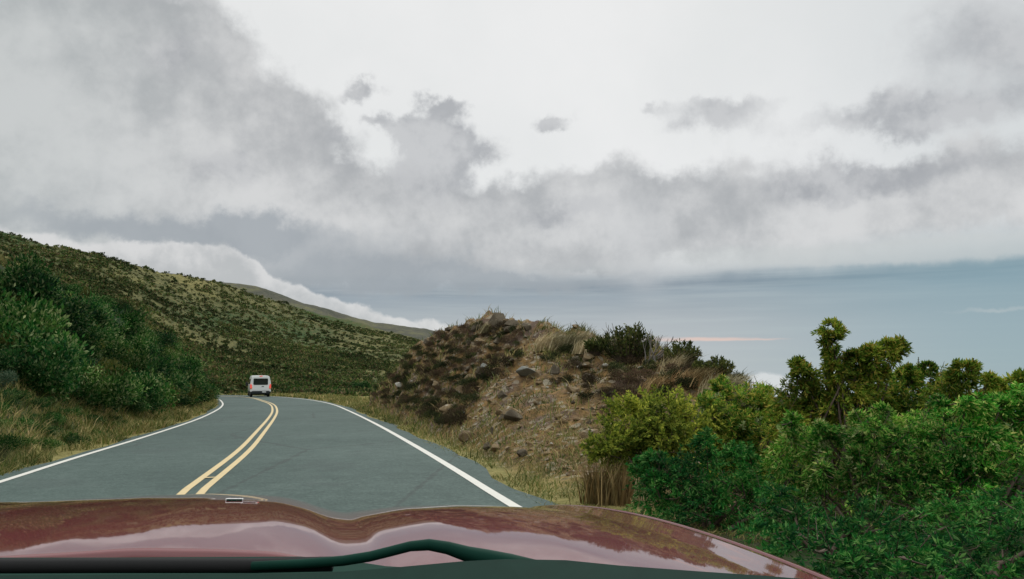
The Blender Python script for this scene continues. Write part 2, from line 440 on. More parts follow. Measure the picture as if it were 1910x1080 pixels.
def make_terrain_mat():
    m, b = new_mat('terrain_soil', .95, .1)
    P = position()
    at_ = E.tree.nodes.new('ShaderNodeVertexColor'); at_.layer_name = 'zone'
    sc = E.tree.nodes.new('ShaderNodeSeparateColor'); to(sc.inputs[0], at_.outputs[0])
    zm, zg, zh = (E(o) for o in sc.outputs[:3])
    n1 = noise(P, .9, 6, .62); n2 = noise(P, 4.5, 6, .65); n3 = noise(P, 22, 4, .6)
    # rocky dirt of the cut
    vor = E.tree.nodes.new('ShaderNodeTexVoronoi'); vor.inputs['Scale'].default_value = 7; to(vor.inputs['Vector'], mapping(P, (1, 1, 1.5)))
    vs_ = E.tree.nodes.new('ShaderNodeSeparateColor'); to(vs_.inputs[0], vor.outputs['Color'])
    dirt = ramp(n2 * .6 + n1 * .4, [(.28, (.026, .020, .011)), (.42, (.085, .058, .027)), (.54, (.195, .118, .046)), (.72, (.32, .21, .092))])
    dirt = mixc(sstep(n1, .48, .62), dirt, mixc(n2, (.05, .036, .026), (.16, .11, .08)))
    dirt = mixc(sstep(E(vs_.outputs[0]), .72, .95, 0, .6), dirt, (.30, .27, .20))
    grass = ramp(n2 * .5 + n3 * .5, [(.3, (.07, .08, .022)), (.5, (.19, .17, .06)), (.7, (.32, .27, .11))])
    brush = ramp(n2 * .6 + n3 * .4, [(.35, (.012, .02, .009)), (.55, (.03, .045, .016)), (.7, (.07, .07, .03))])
    # hillside: streaky mix of yellow grass and low dark scrub
    Ps = mapping(P, (.55, .35, 1.0), (0, 0, R(-15)))
    h1 = noise(Ps, .045, 7, .62); h2 = noise(P, .35, 6, .7); h3 = noise(P, .9, 4, .65)
    hill = ramp(noise(Ps, .02, 4, .55) * .25 + h1 * .25 + h2 * .26 + h3 * .24, [(.40, (.012, .036, .010)), (.45, (.035, .066, .016)), (.49, (.07, .068, .026)), (.53, (.11, .108, .036)), (.60, (.21, .18, .068))])
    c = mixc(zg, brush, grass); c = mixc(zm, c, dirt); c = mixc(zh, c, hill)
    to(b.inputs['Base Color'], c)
    bump(b, n2 * .6 + n3 * .4 + E(vor.outputs['Distance']) * .4, .7, .12)
    return m
def make_asphalt():
    m, b = new_mat('worn_asphalt', .82, .35)
    P = position()
    n1 = noise(P, .25, 5, .6); n2 = noise(P, 3, 6, .7); n3 = noise(P, 22, 3, .75); n4 = noise(P, 75, 2, .7)
    c = ramp(n1 * .16 + n2 * .18 + n3 * .32 + n4 * .34, [(.38, (.012, .027, .022)), (.5, (.037, .065, .056)), (.62, (.095, .132, .115))])
    # hairline cracks and a few sealed patches
    cr = E.tree.nodes.new('ShaderNodeTexVoronoi'); cr.feature = 'DISTANCE_TO_EDGE'; cr.inputs['Scale'].default_value = .28; to(cr.inputs['Vector'], mapping(P, (1, .45, 1), (0, 0, R(-15))))
    c = mixc(sstep(E(cr.outputs['Distance']) + (n2 - .5) * .06, .016, .004, 0, .45), c, (.018, .024, .022))
    c = mixc(sstep(noise(P, .5, 3, .5), .60, .66, 0, .3), c, (.03, .045, .042))
    to(b.inputs['Base Color'], c)
    bump(b, n3 * .5 + n4 * .5, .5, .01)
    return m
def make_paint(name, col, wear=.38):
    m, b = new_mat(name, .7, .3)
    P = position()
    n = noise(P, 14, 5, .7); n2 = noise(P, 60, 3, .7)
    c = mixc(sstep(n * .5 + n2 * .5, wear - .08, wear + .07), (.10, .11, .10), mixc(noise(P, 3, 4), tuple(v * .86 for v in col), col))
    to(b.inputs['Base Color'], c)
    return m
M = {}
M['terrain'] = make_terrain_mat()
M['asphalt'] = make_asphalt()
M['yellow'] = make_paint('faded_yellow_paint', (.57, .45, .24))
M['white_line'] = make_paint('white_road_paint', (.60, .59, .53))

# ------------------------------------------------------------------ ground sheet (polar grid, denser near the viewer)
def build_ground():
    a1 = np.linspace(R(-42), R(42), 760); a0 = np.linspace(R(-180), R(-42), 60)[:-1]; a2 = np.linspace(R(42), R(180), 60)[1:]
    az = np.r_[a0, a1, a2]
    r = np.r_[np.linspace(.6, 5, 14)[:-1], np.exp(np.linspace(math.log(5), math.log(130), 360))[:-1], np.exp(np.linspace(math.log(130), math.log(700), 130))]
    Rg, Ag = np.meshgrid(r, az)
    x, y = Rg * np.sin(Ag), Rg * np.cos(Ag)
    z = height(x, y)
    V = np.stack([x, y, z], -1).reshape(-1, 3)
    na, nr = Rg.shape
    i = np.arange(na - 1)[:, None] * nr; j = np.arange(nr - 1)[None]
    Fc = np.stack([i + j, i + nr + j, i + nr + j + 1, i + j + 1], -1).reshape(-1, 4)
    me = np_mesh('ground', V, Fc[:, ::-1], M['terrain'], True)
    dR = polydist(x, y, ER); dL = -polydist(x, y, EL)
    az2, r2 = Ag, Rg
    zm = np.where((dR > 0) & (az2 > MOUND[0][0] - .01), np.clip((r2 - np.interp(az2, MFOOT[0], MFOOT[2]) + 1.2) / 2, 0, 1), 0)
    zm = zm * np.clip(1 - (r2 - np.interp(az2, MOUND[0], MOUND[2]) - 4) / 4, 0, 1)
    zm = zm * np.clip((azt(1480, 800)[0] - az2) / R(6), 0, 1)
    rd = np.maximum(dR, dL)
    zg = np.clip(1 - (rd - 2.6 - 2 * fbm(x, y, 3, 3, .5, 71)) / 1.2, 0, 1)
    zg = np.where((dL > 0), np.clip(1 - (r2 - np.interp(az2, SFOOT[0], SFOOT[2]) - .5 - 2 * fbm(x, y, 3, 3, .5, 71)) / 2.0, 0, 1), zg)
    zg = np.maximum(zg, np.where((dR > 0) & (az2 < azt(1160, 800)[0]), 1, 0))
    zg = zg * np.where(dR > 0, np.clip((azt(1260, 900)[0] - az2) / R(3) + .5, 0, 1), 1)  # shade under the right-hand bushes put into the ground colour as dark brush
    zh = np.clip((r2 - 58) / 25, 0, 1) * np.where(az2 < azt(900, 600)[0], 1, 0)
    zh = zh * np.clip((r2 - np.interp(az2, HFOOT[0], HFOOT[2]) + 6) / 8, 0, 1)
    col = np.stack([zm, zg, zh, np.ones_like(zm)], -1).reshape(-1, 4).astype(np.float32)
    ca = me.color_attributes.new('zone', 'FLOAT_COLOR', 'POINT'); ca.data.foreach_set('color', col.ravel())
    return tag(link('ground', me), kind='structure')
ground_obj = build_ground()

# far lava slope behind the hillside
def build_far_hill():
    rows = azcol([(-400, 440, 1500), (200, 490, 1500), (430, 527, 1500), (480, 538, 1500), (560, 563, 1500), (640, 585, 1500), (700, 601, 1500), (760, 610, 1500), (800, 616, 1500), (830, 624, 1500), (900, 650, 1500), (1000, 700, 1500), (1100, 740, 1500)])
    az = np.linspace(rows[0][0], rows[0][-1], 420); r = np.linspace(520, 2300, 90)
    Rg, Ag = np.meshgrid(r, az)
    tc = np.interp(Ag, rows[0], rows[1]); s = np.clip((Rg - 520) / 980, 0, 1)
    x, y = Rg * np.sin(Ag), Rg * np.cos(Ag)
    z = np.where(Rg < 1500, Rg * (-.09 + (tc + .09) * s ** .7), 1500 * tc - (Rg - 1500) * .25)
    z = z + 9 * fbm(x, y, 90, 5, .5, 5) * np.clip(s * 1.3, 0, 1)
    na, nr = Rg.shape
    i = np.arange(na - 1)[:, None] * nr; j = np.arange(nr - 1)[None]
    Fc = np.stack([i + j, i + j + 1, i + nr + j + 1, i + nr + j], -1).reshape(-1, 4)
    m, b = new_mat('grey_lava_slope', .95, .1)
    P = position()
    h = noise(P, .012, 8, .68) * .6 + noise(P, .09, 5, .7) * .4
    to(b.inputs['Base Color'], ramp(h, [(.35, (.03, .042, .026)), (.5, (.07, .07, .052)), (.62, (.11, .11, .055))]))
    bump(b, h, .8, 6)
    return tag(link('far_hill', np_mesh('far_hill', np.stack([x, y, z], -1).reshape(-1, 3), Fc, m, True)), kind='structure')
build_far_hill()

# ------------------------------------------------------------------ road and markings
def strip(Lp, Rp, dz, nx=1):
    L3 = np.asarray(Lp); R3 = np.asarray(Rp); n = len(L3)
    t = np.linspace(0, 1, nx + 1)[None, :, None]
    P = L3[:, None] * (1 - t) + R3[:, None] * t
    z = plane(P[..., 0], P[..., 1]) + dz
    V = np.concatenate([P, z[..., None]], -1).reshape(-1, 3)
    i = np.arange(n - 1)[:, None] * (nx + 1); j = np.arange(nx)[None]
    return V, np.stack([i + j, i + j + 1, i + nx + 2 + j, i + nx + 1 + j], -1).reshape(-1, 4)
def normals2(P):
    T = np.gradient(P, axis=0); T /= np.linalg.norm(T, axis=1)[:, None]
    return np.stack([T[:, 1], -T[:, 0]], 1)        # right-hand side
Nr, Nl, Nm = normals2(edge_r), normals2(edge_l), normals2(mid)
tt = np.linspace(0, 1, 160)
wob_r = (.40 + .26 * fbm(tt * 90, tt * 0, 1.5, 3, .6, 81))[:, None]; wob_l = (.28 + .20 * fbm(tt * 90, tt * 0 + 5, 1.5, 3, .6, 82))[:, None]
V, Fc = strip(edge_l - Nl * wob_l, edge_r + Nr * wob_r, 0.0, 6)
road = tag(link('road', np_mesh('road', V, Fc, M['asphalt'], True)), kind='structure')
def marking(name, P, N, off, w, mat):
    V, Fc = strip(P + N * (off - w / 2), P + N * (off + w / 2), .006)
    return link(name, np_mesh(name, V, Fc, mat), road)
marking('edge_line', edge_r, Nr, 0.0, .12, M['white_line'])
marking('edge_line', edge_l, Nl, 0.0, .11, M['white_line'])
marking('centre_line', mid, Nm, -.11, .10, M['yellow'])
marking('centre_line', mid, Nm, .11, .10, M['yellow'])
# stray dab of yellow paint bridging the two centre lines
P = np.array(on_road(394, 887)); k = int(np.argmin(np.linalg.norm(mid - P, axis=1))); k = min(max(k, 1), 158)
c0, nn = mid[k], Nm[k]; tg = np.array((-nn[1], nn[0]))
q = [c0 - nn * .07, c0 + nn * .07]
V, Fc = strip(np.array([q[0] - tg * .05, q[0] + tg * .06]), np.array([q[1] - tg * .02, q[1] + tg * .07]), .011)
link('paint_dab', np_mesh('paint_dab', V, Fc, M['yellow']), road)


# ------------------------------------------------------------------ vegetation makers (numpy)
def unit(v): return v / (np.linalg.norm(v, axis=-1, keepdims=True) + 1e-9)
def leaves(P, D, L, W, rng, fold=.25):
    """one bent diamond per leaf: base P, direction D, length L, width W"""
    n = len(P); D = unit(D)
    A = unit(np.cross(D, unit(rng.normal(size=(n, 3)))))
    N = np.cross(D, A)
    L = np.broadcast_to(L, (n,))[:, None]; W = np.broadcast_to(W, (n,))[:, None]
    mid_ = P + D * L * .5
    V = np.stack([P, mid_ + A * W * .5 + N * W * fold, P + D * L, mid_ - A * W * .5 + N * W * fold], 1).reshape(-1, 3)
    return V, np.arange(4 * n).reshape(-1, 4)
def cat_mesh(parts):
    V, Fc, b = [], [], 0
    for v, f in parts:
        V.append(v); Fc.append(np.asarray(f) + b); b += len(v)
    return np.concatenate(V), np.concatenate(Fc)
def shrub_arrays(seed, n, size=(1, 1, .8), nlobe=9, leaf=.09, wid=.45, up=.35):
    """rounded, uneven scrub bush standing on z = 0: leaf faces gathered into lobes"""
    g = np.random.default_rng(seed)
    a = g.uniform(0, 2 * np.pi, nlobe); q = np.sqrt(g.uniform(0, 1, nlobe)) * .62
    C = np.stack([np.cos(a) * q * size[0], np.sin(a) * q * size[1], g.uniform(.30, .78, nlobe) * size[2] * (1.1 - .5 * q)], 1)
    rad = g.uniform(.26, .46, nlobe) * (1 - .25 * q)
    k = g.choice(nlobe, n, p=rad ** 2 / (rad ** 2).sum())
    d = unit(g.normal(size=(n, 3)) + (0, 0, .25))
    rr = rad[k] * (g.uniform(0, 1, n) ** .35) * (1 + .35 * g.normal(size=n) * .5)
    P = C[k] + d * rr[:, None] * np.array((size[0], size[1], size[2]))
    P[:, 2] = np.abs(P[:, 2])
    D = d * .7 + g.normal(size=(n, 3)) * .55 + (0, 0, up)
    L = leaf * g.uniform(.6, 1.4, n)
    return leaves(P, D, L, L * wid, g)
def blades(P, h, w, rng, lean=.35, bias=(0, 0)):
    n = len(P); a = rng.uniform(0, 2 * np.pi, n)
    S = np.stack([np.cos(a), np.sin(a), np.zeros(n)], 1)
    Bd = np.stack([rng.normal(size=n) * lean + bias[0], rng.normal(size=n) * lean + bias[1], np.ones(n)], 1)
    h = np.broadcast_to(h, (n,))[:, None]; w = np.broadcast_to(w, (n,))[:, None]
    m = P + Bd * h * .55; bend = Bd * (1.5, 1.5, .9)
    tip = P + bend * h
    V = np.stack([P - S * w * .5, P + S * w * .5, m + S * w * .35, m - S * w * .35, tip], 1).reshape(-1, 3)
    b = np.arange(n)[:, None] * 5
    q = b + np.array([[0, 1, 2, 3]]); t = b + np.array([[3, 2, 4, 4]])
    return V, q, t
def blade_mesh(name, parts, mat):
    V, T, b = [], [], 0
    for v, q, t in parts:
        V.append(v)
        T += [q[:, [0, 1, 2]] + b, q[:, [0, 2, 3]] + b, t[:, :3] + b]; b += len(v)
    return np_mesh(name, np.concatenate(V), np.concatenate(T), mat)
def rock_mesh(name, seed, mat, flat=.7, n=15):
    """angular stone: convex hull of scattered points, base sunk"""
    import bmesh
    g = np.random.default_rng(seed)
    P = unit(g.normal(size=(n, 3))) * g.uniform(.75, 1.0, (n, 1)) * np.array((.5, .5 * g.uniform(.65, 1), .5 * flat))
    bm = bmesh.new()
    for p in P: bm.verts.new(p)
    r = bmesh.ops.convex_hull(bm, input=bm.verts)
    bmesh.ops.delete(bm, geom=[e for e in r['geom_interior'] if isinstance(e, bmesh.types.BMVert)], context='VERTS')
    bmesh.ops.bevel(bm, geom=list(bm.edges), offset=.02, segments=1, affect='EDGES', profile=.6)
    me = bpy.data.meshes.new(name); bm.to_mesh(me); bm.free()
    me.materials.append(mat)
    return me
def rock_mat(name, lo, hi, lich=(.42, .40, .34)):
    m, b = new_mat(name, .92, .15)
    P = position()
    oi = E(E.tree.nodes.new('ShaderNodeObjectInfo').outputs['Random'])
    n = noise(P, 5, 6, .65); n2 = noise(P, 19, 4, .6)
    c = mixc(n * .6 + n2 * .4, lo, hi)
    c = mixc(sstep(noise(P, 7, 5, .6), .56, .68, 0, .6), c, lich)
    h = E.tree.nodes.new('ShaderNodeHueSaturation'); to(h.inputs['Value'], oi * .5 + .75); to(h.inputs['Color'], c)
    to(b.inputs['Base Color'], h.outputs[0]); bump(b, n * .5 + n2 * .5, .8, .06)
    return m
M['scrub'] = leaf_mat('dark_scrub_leaves', [(.004, .030, .007), (.009, .064, .012), (.020, .100, .018), (.06, .14, .03), (.22, .26, .12)], clump=.45, objvar=.9, hue=.015)
M['scrub_grey'] = leaf_mat('grey_green_leaves', [(.02, .05, .025), (.04, .085, .045), (.08, .125, .075), (.15, .19, .12)], clump=.6)
M['heath'] = leaf_mat('brown_heath_leaves', [(.035, .026, .016), (.07, .045, .028), (.11, .068, .044), (.06, .07, .026), (.16, .11, .07)], clump=.9)
M['heath_green'] = leaf_mat('dark_olive_leaves', [(.014, .022, .010), (.028, .04, .016), (.05, .065, .022), (.075, .075, .03)], clump=.9)
M['far_scrub'] = leaf_mat('hillside_scrub_leaves', [(.014, .045, .011), (.034, .085, .018), (.06, .075, .03), (.08, .14, .028), (.13, .085, .05), (.24, .23, .08)], clump=.05, trans=0)
M['grass'] = leaf_mat('dry_verge_grass', [(.04, .085, .016), (.11, .14, .035), (.22, .20, .07), (.36, .30, .13)], clump=.7, hue=.01, trans=.2)
M['straw'] = leaf_mat('pale_straw_grass', [(.28, .24, .12), (.42, .36, .20), (.55, .49, .30)], clump=1.0, trans=.2)
M['stalk'] = leaf_mat('brown_dry_stalks', [(.16, .10, .04), (.28, .19, .08), (.42, .32, .15)], clump=1.5, trans=.1)
M['bark'] = plain('weathered_bark', (.10, .075, .055), .9, .2, var=.4, nscale=20)
M['dead_wood'] = plain('grey_dead_wood', (.20, .185, .165), .9, .2, var=.35, nscale=20)
M['rock'] = rock_mat('ochre_lava_rock', (.085, .058, .032), (.27, .20, .11))
M['rock_dark'] = rock_mat('dark_lava_rock', (.04, .035, .026), (.15, .12, .08), (.24, .21, .14))
M['rock_pale'] = rock_mat('pale_grey_rock', (.24, .23, .20), (.44, .42, .36), (.5, .48, .40))
M['rock_grey'] = rock_mat('blue_grey_rock', (.15, .155, .14), (.33, .33, .29), (.38, .37, .31))

rng = np.random.default_rng(7)
def scatter(n, box, test=None, tries=40, lo=4.0):
    """random pixels of a region of the picture dropped onto the terrain"""
    out = []
    for _ in range(n):
        for _ in range(tries):
            px, py = rng.uniform(box[0], box[2]), rng.uniform(box[1], box[3])
            if test is None or test(px, py):
                out.append(pick(px, py, lo)); break
    return out
def inpoly(poly):
    P = np.array(poly, float)
    def f(x, y):
        c = False; j = len(P) - 1
        for i in range(len(P)):
            if (P[i, 1] > y) != (P[j, 1] > y) and x < (P[j, 0] - P[i, 0]) * (y - P[i, 1]) / (P[j, 1] - P[i, 1]) + P[i, 0]: c = not c
            j = i
        return c
    return f

# ---- scrub of the left spur: every bush an object of its own
SP_POLY = inpoly([(0, 528), (90, 540), (160, 556), (215, 580), (265, 618), (305, 655), (345, 695), (385, 735), (380, 752), (300, 765), (240, 775), (180, 770), (110, 755), (50, 740), (0, 735)])
near_meshes = [np_mesh('shrub', *shrub_arrays(100 + i, 3000, (1, 1, .9), 12, .085), M['scrub']) for i in range(5)]
grey_meshes = [np_mesh('shrub', *shrub_arrays(120 + i, 2600, (1, 1, .8), 10, .075, .35, .6), M['scrub_grey']) for i in range(2)]
M['olive'] = leaf_mat('olive_yellow_leaves', [(.03, .05, .012), (.07, .10, .02), (.13, .15, .035), (.20, .19, .07)], clump=.6, objvar=.7)
olive_near = [np_mesh('olive_shrub', *shrub_arrays(130 + i, 2600, (1, 1, .75), 10, .08, .4, .5), M['olive']) for i in range(2)]
def place(name, me, p, s, label, cat, group, sz=1.0, sink=.08):
    o = link(name, me, None, (p[0], p[1], p[2] - sink * s))
    o.rotation_euler = (rng.normal() * .08, rng.normal() * .08, rng.uniform(0, 6.28)); o.scale = (s, s * rng.uniform(.85, 1.15), s * sz)
    return tag(o, label, cat, group)
def spread(pts, mind):
    keep = []
    for p in pts:
        if all((p[0] - q[0]) ** 2 + (p[1] - q[1]) ** 2 > mind ** 2 for q in keep): keep.append(p)
    return keep
for p in spread(scatter(1200, (0, 480, 390, 775), SP_POLY), .55)[:285]:
    s = rng.choice([.55, .75, .9, 1.05, 1.25]) * rng.uniform(.85, 1.15) * (1 + .004 * p[1])
    if p[2] > 2.2: s = min(s, .75)
    kk = rng.random()
    if kk > .80:
        place('olive_shrub', olive_near[rng.integers(2)], p, s * .9, 'olive-yellow shrub among the dark scrub on the steep bank left of the road', 'shrub', 'olive shrubs on the left bank')
    elif kk < .08:
        place('grey_green_shrub', grey_meshes[rng.integers(2)], p, s * .8, 'grey-green shrub among the dark scrub on the steep bank left of the road', 'shrub', 'grey-green shrubs on the left bank')
    else:
        place('dark_green_shrub', near_meshes[rng.integers(5)], p, s, 'dark green shrub packed into the scrub on the steep bank left of the road', 'shrub', 'dark green shrubs on the left bank', rng.uniform(.7, 1.35))
# low verge plants between that scrub and the white line
low_meshes = [np_mesh('verge_plant', *shrub_arrays(140 + i, 900, (1, 1, .6), 7, .11, .35, .6), M['scrub']) for i in range(3)]
VG = inpoly([(0, 745), (60, 745), (120, 765), (180, 785), (240, 785), (200, 820), (110, 845), (0, 880)])
for p in spread(scatter(420, (0, 740, 260, 885), VG), .40)[:120]:
    place('low_green_plant', low_meshes[rng.integers(3)], p, rng.uniform(.16, .42), 'low green plant in the grass between the left white line and the scrub bank', 'plant', 'low plants on the left verge')

# ---- scrub of the far hillside: too much of it to count
def hillside():
    proto = [shrub_arrays(200 + i, 42, (1, 1, .6), 4, .5, .6) for i in range(6)]
    parts = []
    g = np.random.default_rng(5)
    n = 80000
    az = g.uniform(R(-36), azt(840, 640)[0], n); r = np.exp(g.uniform(math.log(50), math.log(430), n))
    x, y = r * np.sin(az), r * np.cos(az)
    z = height(x, y)
    foot = np.interp(az, HFOOT[0], HFOOT[2])
    # darker gully of denser scrub running down to the bend, thinner cover on the grassy middle slope
    gl = np.array([(r_ * math.sin(a_), r_ * math.cos(a_)) for a_, r_ in [(azt(px, 600)[0], q) for px, q in [(150, 205), (250, 165), (330, 150), (420, 150), (505, 135)]]])
    gd = np.abs(polydist(x, y, gl))
    dens = .8 * fbm(x * .55, y * .35, 14, 4, .6, 91) + .5 * fbm(x, y, 4, 2, .6, 95)
    dens = dens + .55 * np.exp(-(gd / 9) ** 2) + .5 * fbm(x, y, 60, 3, .55, 99) - .34 * ((r < 215) & (az > R(-19.5)))
    dR = polydist(x, y, ER); dL = -polydist(x, y, EL)
    ok = (r > foot - 2) & ((dens > .0 + g.uniform(-.30, .22, n)) | (g.uniform(0, 1, n) < .22)) & (np.maximum(dR, dL) > 2.5)
    x, y, z, r = x[ok], y[ok], z[ok], r[ok]
    size = (.2 + .6 * g.uniform(0, 1, len(x)) ** 2) * (1 + r / 600)
    big = np.argsort(-size / r)[:240]
    hp = [np_mesh('hillside_shrub', *shrub_arrays(220 + i, 170, (1, 1, .65), 6, .28, .6), M['far_scrub']) for i in range(4)]
    for c, i in enumerate(big):
        o = link('hillside_shrub', hp[c % 4], None, (x[i], y[i], z[i] - .1)); o.rotation_euler = (0, 0, g.uniform(0, 6.28)); o.scale = (size[i],) * 3
        tag(o, 'low shrub on the grassy hillside between the white van and the left scrub bank', 'shrub', 'low shrubs at the foot of the hillside')
    rest = np.setdiff1d(np.arange(len(x)), big); x, y, z, r, size = x[rest], y[rest], z[rest], r[rest], size[rest]
    for i in range(6):
        k = np.arange(i, len(x), 6)
        v, f = proto[i]
        a = g.uniform(0, 6.28, len(k)); s = size[k]
        ca, sa = np.cos(a)[:, None], np.sin(a)[:, None]
        X = (v[None, :, 0] * ca - v[None, :, 1] * sa) * s[:, None] + x[k][:, None]
        Y = (v[None, :, 0] * sa + v[None, :, 1] * ca) * s[:, None] + y[k][:, None]
        Z = v[None, :, 2] * s[:, None] * 1.0 + z[k][:, None] - .1
        VV = np.stack([X, Y, Z], -1).reshape(-1, 3)
        FF = (np.arange(len(k))[:, None, None] * len(v) + f[None]).reshape(-1, 4)
        parts.append((VV, FF))
    V, Fc = cat_mesh(parts)
    tag(link('hillside_scrub', np_mesh('hillside_scrub', V, Fc, M['far_scrub'])), 'low dark scrub scattered over the grassy hillside behind the white van', 'scrub', kind='stuff')
hillside()

# ---- grass of the verges
def verge_grass():
    parts = []; g = np.random.default_rng(9)
    def strewn(n, side, d0, d1, rmax, h, lean=.35, keep=None):
        k = g.integers(0, 150, n); t = g.uniform(0, 1, n)[:, None]
        P = (edge_r, edge_l)[side]; N = (Nr, -Nl)[side]
        B = P[k] * (1 - t) + P[k + 1] * t
        d = d0 + (d1 - d0) * g.uniform(0, 1, n) ** 1.3
        Q = B + N[k] * d[:, None]
        ok = (Q[:, 1] > 3) & (np.arctan2(Q[:, 0], Q[:, 1]) < azt(1230, 900)[0] + .05 * g.normal(size=len(Q))) & (np.hypot(Q[:, 0], Q[:, 1]) < rmax)
        Q = Q[ok]; d = d[ok]
        m = fbm(Q[:, 0], Q[:, 1], 1.1, 3, .6, 77) + .35 * np.clip((d - .5) / 1.0, 0, 1) > g.uniform(-.3, .28, len(Q))
        Q = Q[m]; z = height(Q[:, 0], Q[:, 1]); r = np.hypot(Q[:, 0], Q[:, 1])
        hh = g.uniform(.4, 1.3, len(Q)) * h * (1 + .6 * fbm(Q[:, 0], Q[:, 1], 2.5, 2, .5, 78))
        parts.append(blades(np.c_[Q, z - .02], hh, .005 + r * .0008, g, lean))
    strewn(110000, 0, .32, 3.0, 18, .085, .5); strewn(50000, 0, .45, 2.6, 60, .13, .5); strewn(24000, 0, .6, 5, 110, .3)
    strewn(90000, 1, .26, 3.0, 30, .15, .5); strewn(70000, 1, .4, 3.4, 75, .26, .45); strewn(24000, 1, .5, 4, 100, .35)
    tag(link('verge_grass', blade_mesh('verge_grass', parts, M['grass'])), 'dry yellow-green grass along both edges of the road', 'grass', kind='stuff')
verge_grass()
# small far patches of grass on the mound and below it
def mound_grass():
    parts = []; g = np.random.default_rng(19)
    n = 80000
    az = g.uniform(MOUND[0][0], azt(1500, 800)[0], n); r = np.exp(g.uniform(math.log(7), math.log(46), n))
    x, y = r * np.sin(az), r * np.cos(az)
    rf = np.interp(az, MFOOT[0], MFOOT[2]); rc = np.interp(az, MOUND[0], MOUND[2]); s = (r - rf) / (rc - rf)
    m = fbm(x, y, 2.6, 3, .55, 87)
    ok = (polydist(x, y, ER) > 1.0) & (s < 1.1) & (((m > .3) & (s < .6)) | ((s < .06) & (m > -.1)) | ((s > .66) & (m > -.02) & (az > azt(1000, 600)[0])))
    x, y, r, s = x[ok], y[ok], r[ok], s[ok]
    z = height(x, y)
    parts.append(blades(np.c_[x, y, z - .02], g.uniform(.3, 1.2, len(x)) * (.07 + .20 * np.clip(s, 0, 1) ** 2), .005 + r * .0008, g, .4, (.25, 0)))
    tag(link('mound_grass', blade_mesh('mound_grass', parts, M['grass'])), 'thin tufts of yellow grass between the stones of the mound', 'grass', kind='stuff')
mound_grass()

# ---- stones of the mound
MO_POLY = inpoly([(700, 735), (745, 690), (795, 642), (860, 618), (935, 598), (1000, 618), (1100, 642), (1250, 670), (1330, 700), (1180, 760), (1110, 800), (1110, 870), (1000, 870), (850, 820), (760, 780)])
SCREE = inpoly([(1000, 690), (1080, 690), (1250, 720), (1120, 800), (1110, 880), (960, 860), (860, 810), (880, 760), (960, 720)])
def pebbles():
    g = np.random.default_rng(31); parts = []
    base = []
    for i in range(5):
        me = rock_mesh('tmp', 300 + i, M['rock'], .6, 9)
        v = np.array([w.co[:] for w in me.vertices]); t = []
        for p in me.polygons:
            q = list(p.vertices)
            t += [(q[0], q[a], q[a + 1]) for a in range(1, len(q) - 1)]
        base.append((v, np.array(t))); bpy.data.meshes.remove(me)
    n = 6800
    az = g.uniform(MOUND[0][2], azt(1420, 800)[0], n); r = np.exp(g.uniform(math.log(9), math.log(36), n))
    x, y = r * np.sin(az), r * np.cos(az)
    rf = np.interp(az, MFOOT[0], MFOOT[2]); rc = np.interp(az, MOUND[0], MOUND[2]); s = (r - rf) / (rc - rf)
    ok = (s > -.04) & (s < 1.0) & (fbm(x, y, 2.2, 3, .6, 97) > -.12 + g.uniform(-.2, .2, n)) & (polydist(x, y, ER) > 1.4)
    x, y = x[ok], y[ok]; z = height(x, y); print('stones', len(x))
    for i, (v, t) in enumerate(base):
        k = np.arange(i, len(x), 5); a = g.uniform(0, 6.28, len(k)); sc = .05 + .20 * g.uniform(0, 1, len(k)) ** 2.4
        ca, sa = np.cos(a)[:, None], np.sin(a)[:, None]
        X = (v[None, :, 0] * ca - v[None, :, 1] * sa) * sc[:, None] * 1.3 + x[k][:, None]
        Y = (v[None, :, 0] * sa + v[None, :, 1] * ca) * sc[:, None] + y[k][:, None]
        Z = v[None, :, 2] * sc[:, None] + z[k][:, None]
        parts.append((np.stack([X, Y, Z], -1).reshape(-1, 3), (np.arange(len(k))[:, None, None] * len(v) + t[None]).reshape(-1, 3)))
    V, Fc = cat_mesh(parts)
    m = rock_mat('loose_stones', (.085, .053, .027), (.31, .22, .115))
    E.tree = m.node_tree
    tag(link('loose_stones', np_mesh('loose_stones', V, Fc, m)), 'small ochre stones strewn over the bare face of the mound', 'stones', kind='stuff')
pebbles()
rocks_o = [rock_mesh('rock', 400 + i, M['rock'], .75) for i in range(6)]
rocks_d = [rock_mesh('rock', 420 + i, M['rock_dark'], .8) for i in range(5)]
rocks_p = [rock_mesh('rock', 440 + i, M['rock_pale'], .7) for i in range(4)]
rocks_g = [rock_mesh('rock', 460 + i, M['rock_grey'], .6) for i in range(3)]
def rock(me, p, s, label, group=None, name='rock', flat=1.0, wide=1.0, sink=.12, rz=None):
    o = link(name, me, None, (p[0], p[1], p[2] + s * (.28 * flat - sink)))
    o.rotation_euler = (rng.normal() * .2, rng.normal() * .2, rng.uniform(0, 6.28) if rz is None else rz); o.scale = (s * wide, s, s * flat)
    return tag(o, label, 'rock', group)
for p in spread(scatter(190, (700, 600, 1330, 880), MO_POLY), .5)[:110]:
    k = rng.random()
    s = .12 + .36 * rng.random() ** 2.4
    if k < .5: rock(rocks_o[rng.integers(6)], p, s, 'ochre stone bedded in the dirt face of the rocky mound', 'ochre stones of the mound')
    elif k < .92: rock(rocks_d[rng.integers(5)], p, s * 1.1, 'dark lava stone bedded in the dirt face of the rocky mound', 'dark stones of the mound')
    else: rock(rocks_p[rng.integers(4)], p, s * .8, 'pale stone bedded in the dirt face of the rocky mound', 'pale stones of the mound')
for p in spread(scatter(60, (760, 640, 1120, 850), MO_POLY), 1.1)[:10]:
    rock(rocks_o[rng.integers(6)], p, rng.uniform(.45, .8), 'big brown boulder half buried in the slope of the mound', 'big brown boulders of the mound', flat=.7, sink=.2)
